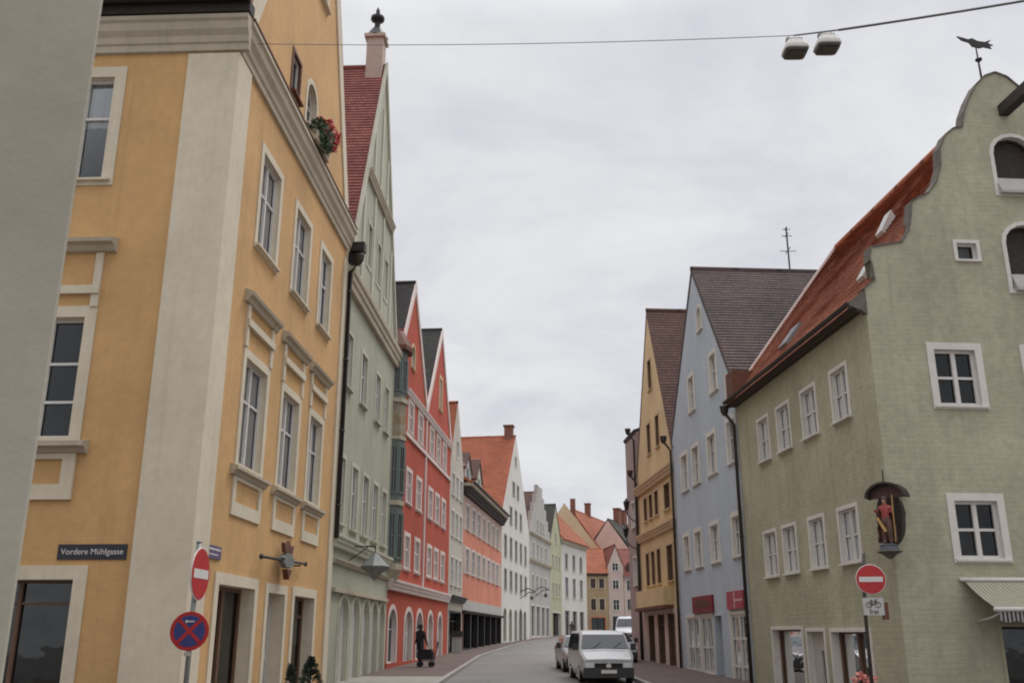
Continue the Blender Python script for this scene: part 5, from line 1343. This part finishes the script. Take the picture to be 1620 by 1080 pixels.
# ================================================================== vehicles
def vehicle(name, label, cat, loc, rot, prof, hw, paint, low='bumper', group='parked cars and vans', ws=(0, 1), wheels=(.8, 3.6), wr=.32):
    """prof: list of (y, z_top) from nose to tail along the roof line; hw: (bottom, belt, roof) half widths; belt height is set by hw[3]"""
    t = thing(name, label, cat, loc, group); L0 = Vector(loc); cs, sn = math.cos(rot), math.sin(rot)
    T = lambda x, y, z: L0 + Vector((x * cs - y * sn, x * sn + y * cs, z))
    hb, hm, hr, zb = hw
    def sect(y, zt):
        zt2 = max(zt, .5)
        f_ = 0 if zt <= zb else min(1, (zt - zb) / (max(p[1] for p in prof) - zb))
        wtop = hm - (hm - hr) * f_
        nar = 1 - .10 * max(0, 1 - y / .35) ** 2
        tail = prof[-1][0]; nar *= 1 - .06 * max(0, 1 - (tail - y) / .3) ** 2
        pts = [(-hb, .26), (-hm, .48), (-hm, min(zb, zt2 - .04)), (-wtop, zt2 - .07), (-wtop + .09, zt2), (0, zt2 + .02), (wtop - .09, zt2), (wtop, zt2 - .07), (hm, min(zb, zt2 - .04)), (hm, .48), (hb, .26)]
        return [T(x * nar, y, z) for x, z in pts]
    S = [sect(y, zt) for y, zt in prof]; m = len(S[0]); b = MB()
    v = [p for s in S for p in s]
    b.solid(v, [(i * m + j, i * m + (j + 1) % m, (i + 1) * m + (j + 1) % m, (i + 1) * m + j) for i in range(len(S) - 1) for j in range(m)] + [tuple(range(m)), tuple(reversed(range((len(S) - 1) * m, len(S) * m)))])
    body_ = b.build('body', M[paint], t, smooth=False)
    bv = body_.modifiers.new('round', 'BEVEL'); bv.width = .07; bv.segments = 3; bv.limit_method = 'ANGLE'; bv.angle_limit = R(22)
    i0, i1 = ws
    y0, z0 = prof[i0]; y1, z1 = prof[i1]
    b = MB(); q = .012; w0 = hm - .09; w1 = hr - .07
    nrm = Vector((0, -(z1 - z0), (y1 - y0))).normalized() * .016
    e = .07; P = lambda x, k_: T(x, y0 + (y1 - y0) * k_ + nrm.y, z0 + (z1 - z0) * k_ + nrm.z + .02)
    b.face([P(-w0, e), P(w0, e), P(w1, 1 - e), P(-w1, 1 - e)]); b.build('windscreen', M['carglass'], t, recalc=False)
    roof_z = max(p[1] for p in prof)
    for sx in (-1, 1):
        ya, yb = y1 - (y1 - y0) * .35, prof[-2][0] - .25
        yz = y1 + .25
        def sp(y, k_): x = hm + (hr - hm) * k_ * .92; return T(sx * (x + .014), y, zb + .04 + (roof_z - .12 - zb) * k_)
        b = MB(); b.face([sp(ya, .05), sp((ya + yb) / 2 - .05, .05), sp((ya + yb) / 2 - .05, .95), sp(yz, .95)]); b.build('side_window', M['carglass'], t, recalc=False)
        b = MB(); b.face([sp((ya + yb) / 2 + .05, .05), sp(yb, .05), sp(yb - .1, .95), sp((ya + yb) / 2 + .05, .95)])
        b.build('side_window', M['carglass'], t, recalc=False)
    zn = prof[0][1]; fy = prof[0][0]
    LB = lambda b, x0, x1, yy0, yy1, zz0, zz1: b.solid([T(x, y, z) for z in (zz0, zz1) for y in (yy0, yy1) for x in (x0, x1)], [(0, 1, 3, 2), (4, 6, 7, 5), (0, 4, 5, 1), (2, 3, 7, 6), (0, 2, 6, 4), (1, 5, 7, 3)])
    b = MB(); LB(b, -hm * .93, hm * .93, fy - .07, fy + .25, .22, .54); b.build('front_bumper', M[low], t)
    b = MB(); LB(b, -hm * .93, hm * .93, prof[-1][0] - .2, prof[-1][0] + .06, .3, .58); b.build('rear_bumper', M[low], t)
    b = MB(); LB(b, -hm * .52, hm * .52, fy - .022, fy + .02, zn - .3, zn - .12); gr = b.build('grille', M['black'], t)
    b = MB(); b.lathe(T(0, fy - .024, zn - .21), [(.085, 0), (.085, .012)], 20, axis=T(0, -1, 0) - T(0, 0, 0)); b.build('round_badge', M['chrome'], gr)
    for sx in (-1, 1):
        b = MB(); LB(b, sx * hm * .56 if sx > 0 else -hm * .86, sx * hm * .86 if sx > 0 else -hm * .56, fy - .02, fy + .06, zn - .32, zn - .11); b.build('headlight', M['lamp'], t)
        b = MB(); LB(b, sx * (hm + .10) - .09, sx * (hm + .10) + .09, y0 + .16, y0 + .24, zb + .03, zb + .25); b.build('mirror', M['bumper'], t)
        b = MB(); LB(b, sx * hm * .9 - .07, sx * hm * .9 + .07, prof[-1][0] - .02, prof[-1][0] + .03, .75, 1.05); b.build('tail_light', M['signred'], t)
        for wy in wheels:
            b = MB(); b.lathe(T(sx * (hm - .19), wy, wr), [(wr * .6, 0), (wr, .02), (wr, .17), (wr * .85, .2)], 22, axis=T(sx, 0, 0) - T(0, 0, 0)); w_ = b.build('wheel', M['black'], t, smooth=False)
            b = MB(); b.lathe(T(sx * (hm - .0), wy, wr), [(wr * .6, 0), (wr * .58, .02), (wr * .2, .03), (.02, .035)], 16, axis=T(sx, 0, 0) - T(0, 0, 0)); b.build('rim', M['silvercar'], w_)
    b = MB(); LB(b, -.26, .26, fy - .085, fy - .065, .36, .47); b.build('number_plate', M['signwhite'], t)
    b = MB()
    for sx in (-.4, .3): b.tube([P(sx, .06) + Vector((0, 0, .02)), P(sx + .28, .4) + Vector((0, 0, .015))], .008, 4)
    b.build('wipers', M['black'], t)
    return t
vanp = [(0, .80), (.08, .87), (.5, 1.03), (.7, 1.08), (1.22, 1.60), (1.45, 1.70), (3.0, 1.74), (4.2, 1.71), (4.36, 1.62), (4.40, .95)]
Y = 33.6
vehicle('parked_van', 'white van parked facing the viewer on the right of the road', 'van', (3.22, Y, G(Y)), R(3), vanp, (.82, .90, .78, 1.06), 'whitecar', ws=(3, 4), wheels=(.8, 3.45))
carp = [(0, .70), (.1, .76), (1.05, .92), (1.25, .95), (2.0, 1.40), (2.35, 1.46), (3.3, 1.42), (3.95, 1.02), (4.2, .96), (4.3, .7)]
Y = 40.2
vehicle('parked_car', 'silver estate car parked close behind the white van, only its left side showing', 'car', (2.98, Y, G(Y)), R(3), carp, (.8, .88, .66, .92), 'silvercar', ws=(3, 4), wheels=(.8, 3.35), wr=.3)
Y = 47.0
vehicle('parked_car', 'white car with dark windows half hidden at the right edge of the white van', 'car', (5.05, Y, G(Y) + .06), R(1), carp, (.8, .88, .66, .92), 'whitecar', ws=(3, 4), wheels=(.8, 3.35), wr=.3)
Y = 74.0
vehicle('delivery_van', 'pale delivery van far behind the white van near the bend', 'van', (8.55, Y, G(Y) + .03), R(-12), [(y, z_ * 1.3) for y, z_ in vanp], (.88, .96, .86, 1.4), 'silvercar', ws=(3, 4), wheels=(.85, 3.75))

# ================================================================== sky, sun, camera
EL, AZ = 58, 38      # veiled sun high ahead and to the right
w = bpy.data.worlds.new('World'); SC.world = w; w.use_nodes = True
nt = w.node_tree; nt.nodes.clear()
wo = N(nt, 'ShaderNodeOutputWorld'); bg = N(nt, 'ShaderNodeBackground'); bg.inputs[1].default_value = .1
sky = N(nt, 'ShaderNodeTexSky', sky_type='NISHITA'); sky.sun_disc = False
sky.sun_elevation = R(EL); sky.sun_rotation = R(AZ); sky.air_density = 1.2; sky.dust_density = 2.5
tc = N(nt, 'ShaderNodeTexCoord').outputs['Generated']
sep = N(nt, 'ShaderNodeSeparateXYZ'); nt.links.new(tc, sep.inputs[0])
# cloud layer: project the direction on a flat cloud deck
den = N(nt, 'ShaderNodeMath', operation='ADD'); den.inputs[1].default_value = .22; nt.links.new(sep.outputs[2], den.inputs[0])
mx = N(nt, 'ShaderNodeMath', operation='MAXIMUM'); mx.inputs[1].default_value = .06; nt.links.new(den.outputs[0], mx.inputs[0])
dx = N(nt, 'ShaderNodeMath', operation='DIVIDE'); nt.links.new(sep.outputs[0], dx.inputs[0]); nt.links.new(mx.outputs[0], dx.inputs[1])
dy = N(nt, 'ShaderNodeMath', operation='DIVIDE'); nt.links.new(sep.outputs[1], dy.inputs[0]); nt.links.new(mx.outputs[0], dy.inputs[1])
cmb = N(nt, 'ShaderNodeCombineXYZ'); nt.links.new(dx.outputs[0], cmb.inputs[0]); nt.links.new(dy.outputs[0], cmb.inputs[1])
n1 = noise(nt, cmb.outputs[0], 1.9, 9, .6); n1.inputs['Distortion'].default_value = .35; n1 = n1.outputs[0]
CL = ramp(nt, n1, [(.30, (5.0, 5.15, 5.75)), (.42, (5.85, 5.92, 6.3)), (.52, (6.5, 6.52, 6.7)), (.62, (7.0, 7.0, 7.15)), (.74, (7.6, 7.55, 7.55))])
# overcast sky is brighter overhead than near the horizon
up = N(nt, 'ShaderNodeMapRange'); up.inputs[1].default_value = .58; up.inputs[2].default_value = 1; up.inputs[3].default_value = 1; up.inputs[4].default_value = 3.4
nt.links.new(sep.outputs[2], up.inputs[0])
cm = N(nt, 'ShaderNodeVectorMath', operation='SCALE'); nt.links.new(CL, cm.inputs[0]); nt.links.new(up.outputs[0], cm.inputs['Scale'])
fin = mix(nt, sky.outputs[0], cm.outputs[0], .94)
nt.links.new(fin, bg.inputs[0]); nt.links.new(bg.outputs[0], wo.inputs[0])
sl = bpy.data.lights.new('sun', 'SUN'); sl.energy = 1.25; sl.angle = R(16); sl.color = (1, .96, .9)
so = bpy.data.objects.new('sun', sl); COL.objects.link(so)
sv = Vector((math.sin(R(AZ)) * math.cos(R(EL)), math.cos(R(AZ)) * math.cos(R(EL)), math.sin(R(EL))))
so.rotation_euler = sv.to_track_quat('Z', 'Y').to_euler(); so.location = (20, 0, 60)
cd = bpy.data.cameras.new('camera'); co = bpy.data.objects.new('camera', cd); COL.objects.link(co)
cd.sensor_width = 36; cd.lens = 33.6; cd.clip_end = 2000; cd.clip_start = .05
co.location = (0, 0, 1.65); co.rotation_euler = (R(90 + 17.09), 0, 0)
SC.camera = co
SC.view_settings.view_transform = 'Standard'; SC.view_settings.look = 'None'; SC.view_settings.exposure = .23; SC.view_settings.gamma = 1
SC.render.film_transparent = False
SC.cycles.max_bounces = 8; SC.cycles.transparent_max_bounces = 12
SC.cycles.filter_width = 2.0
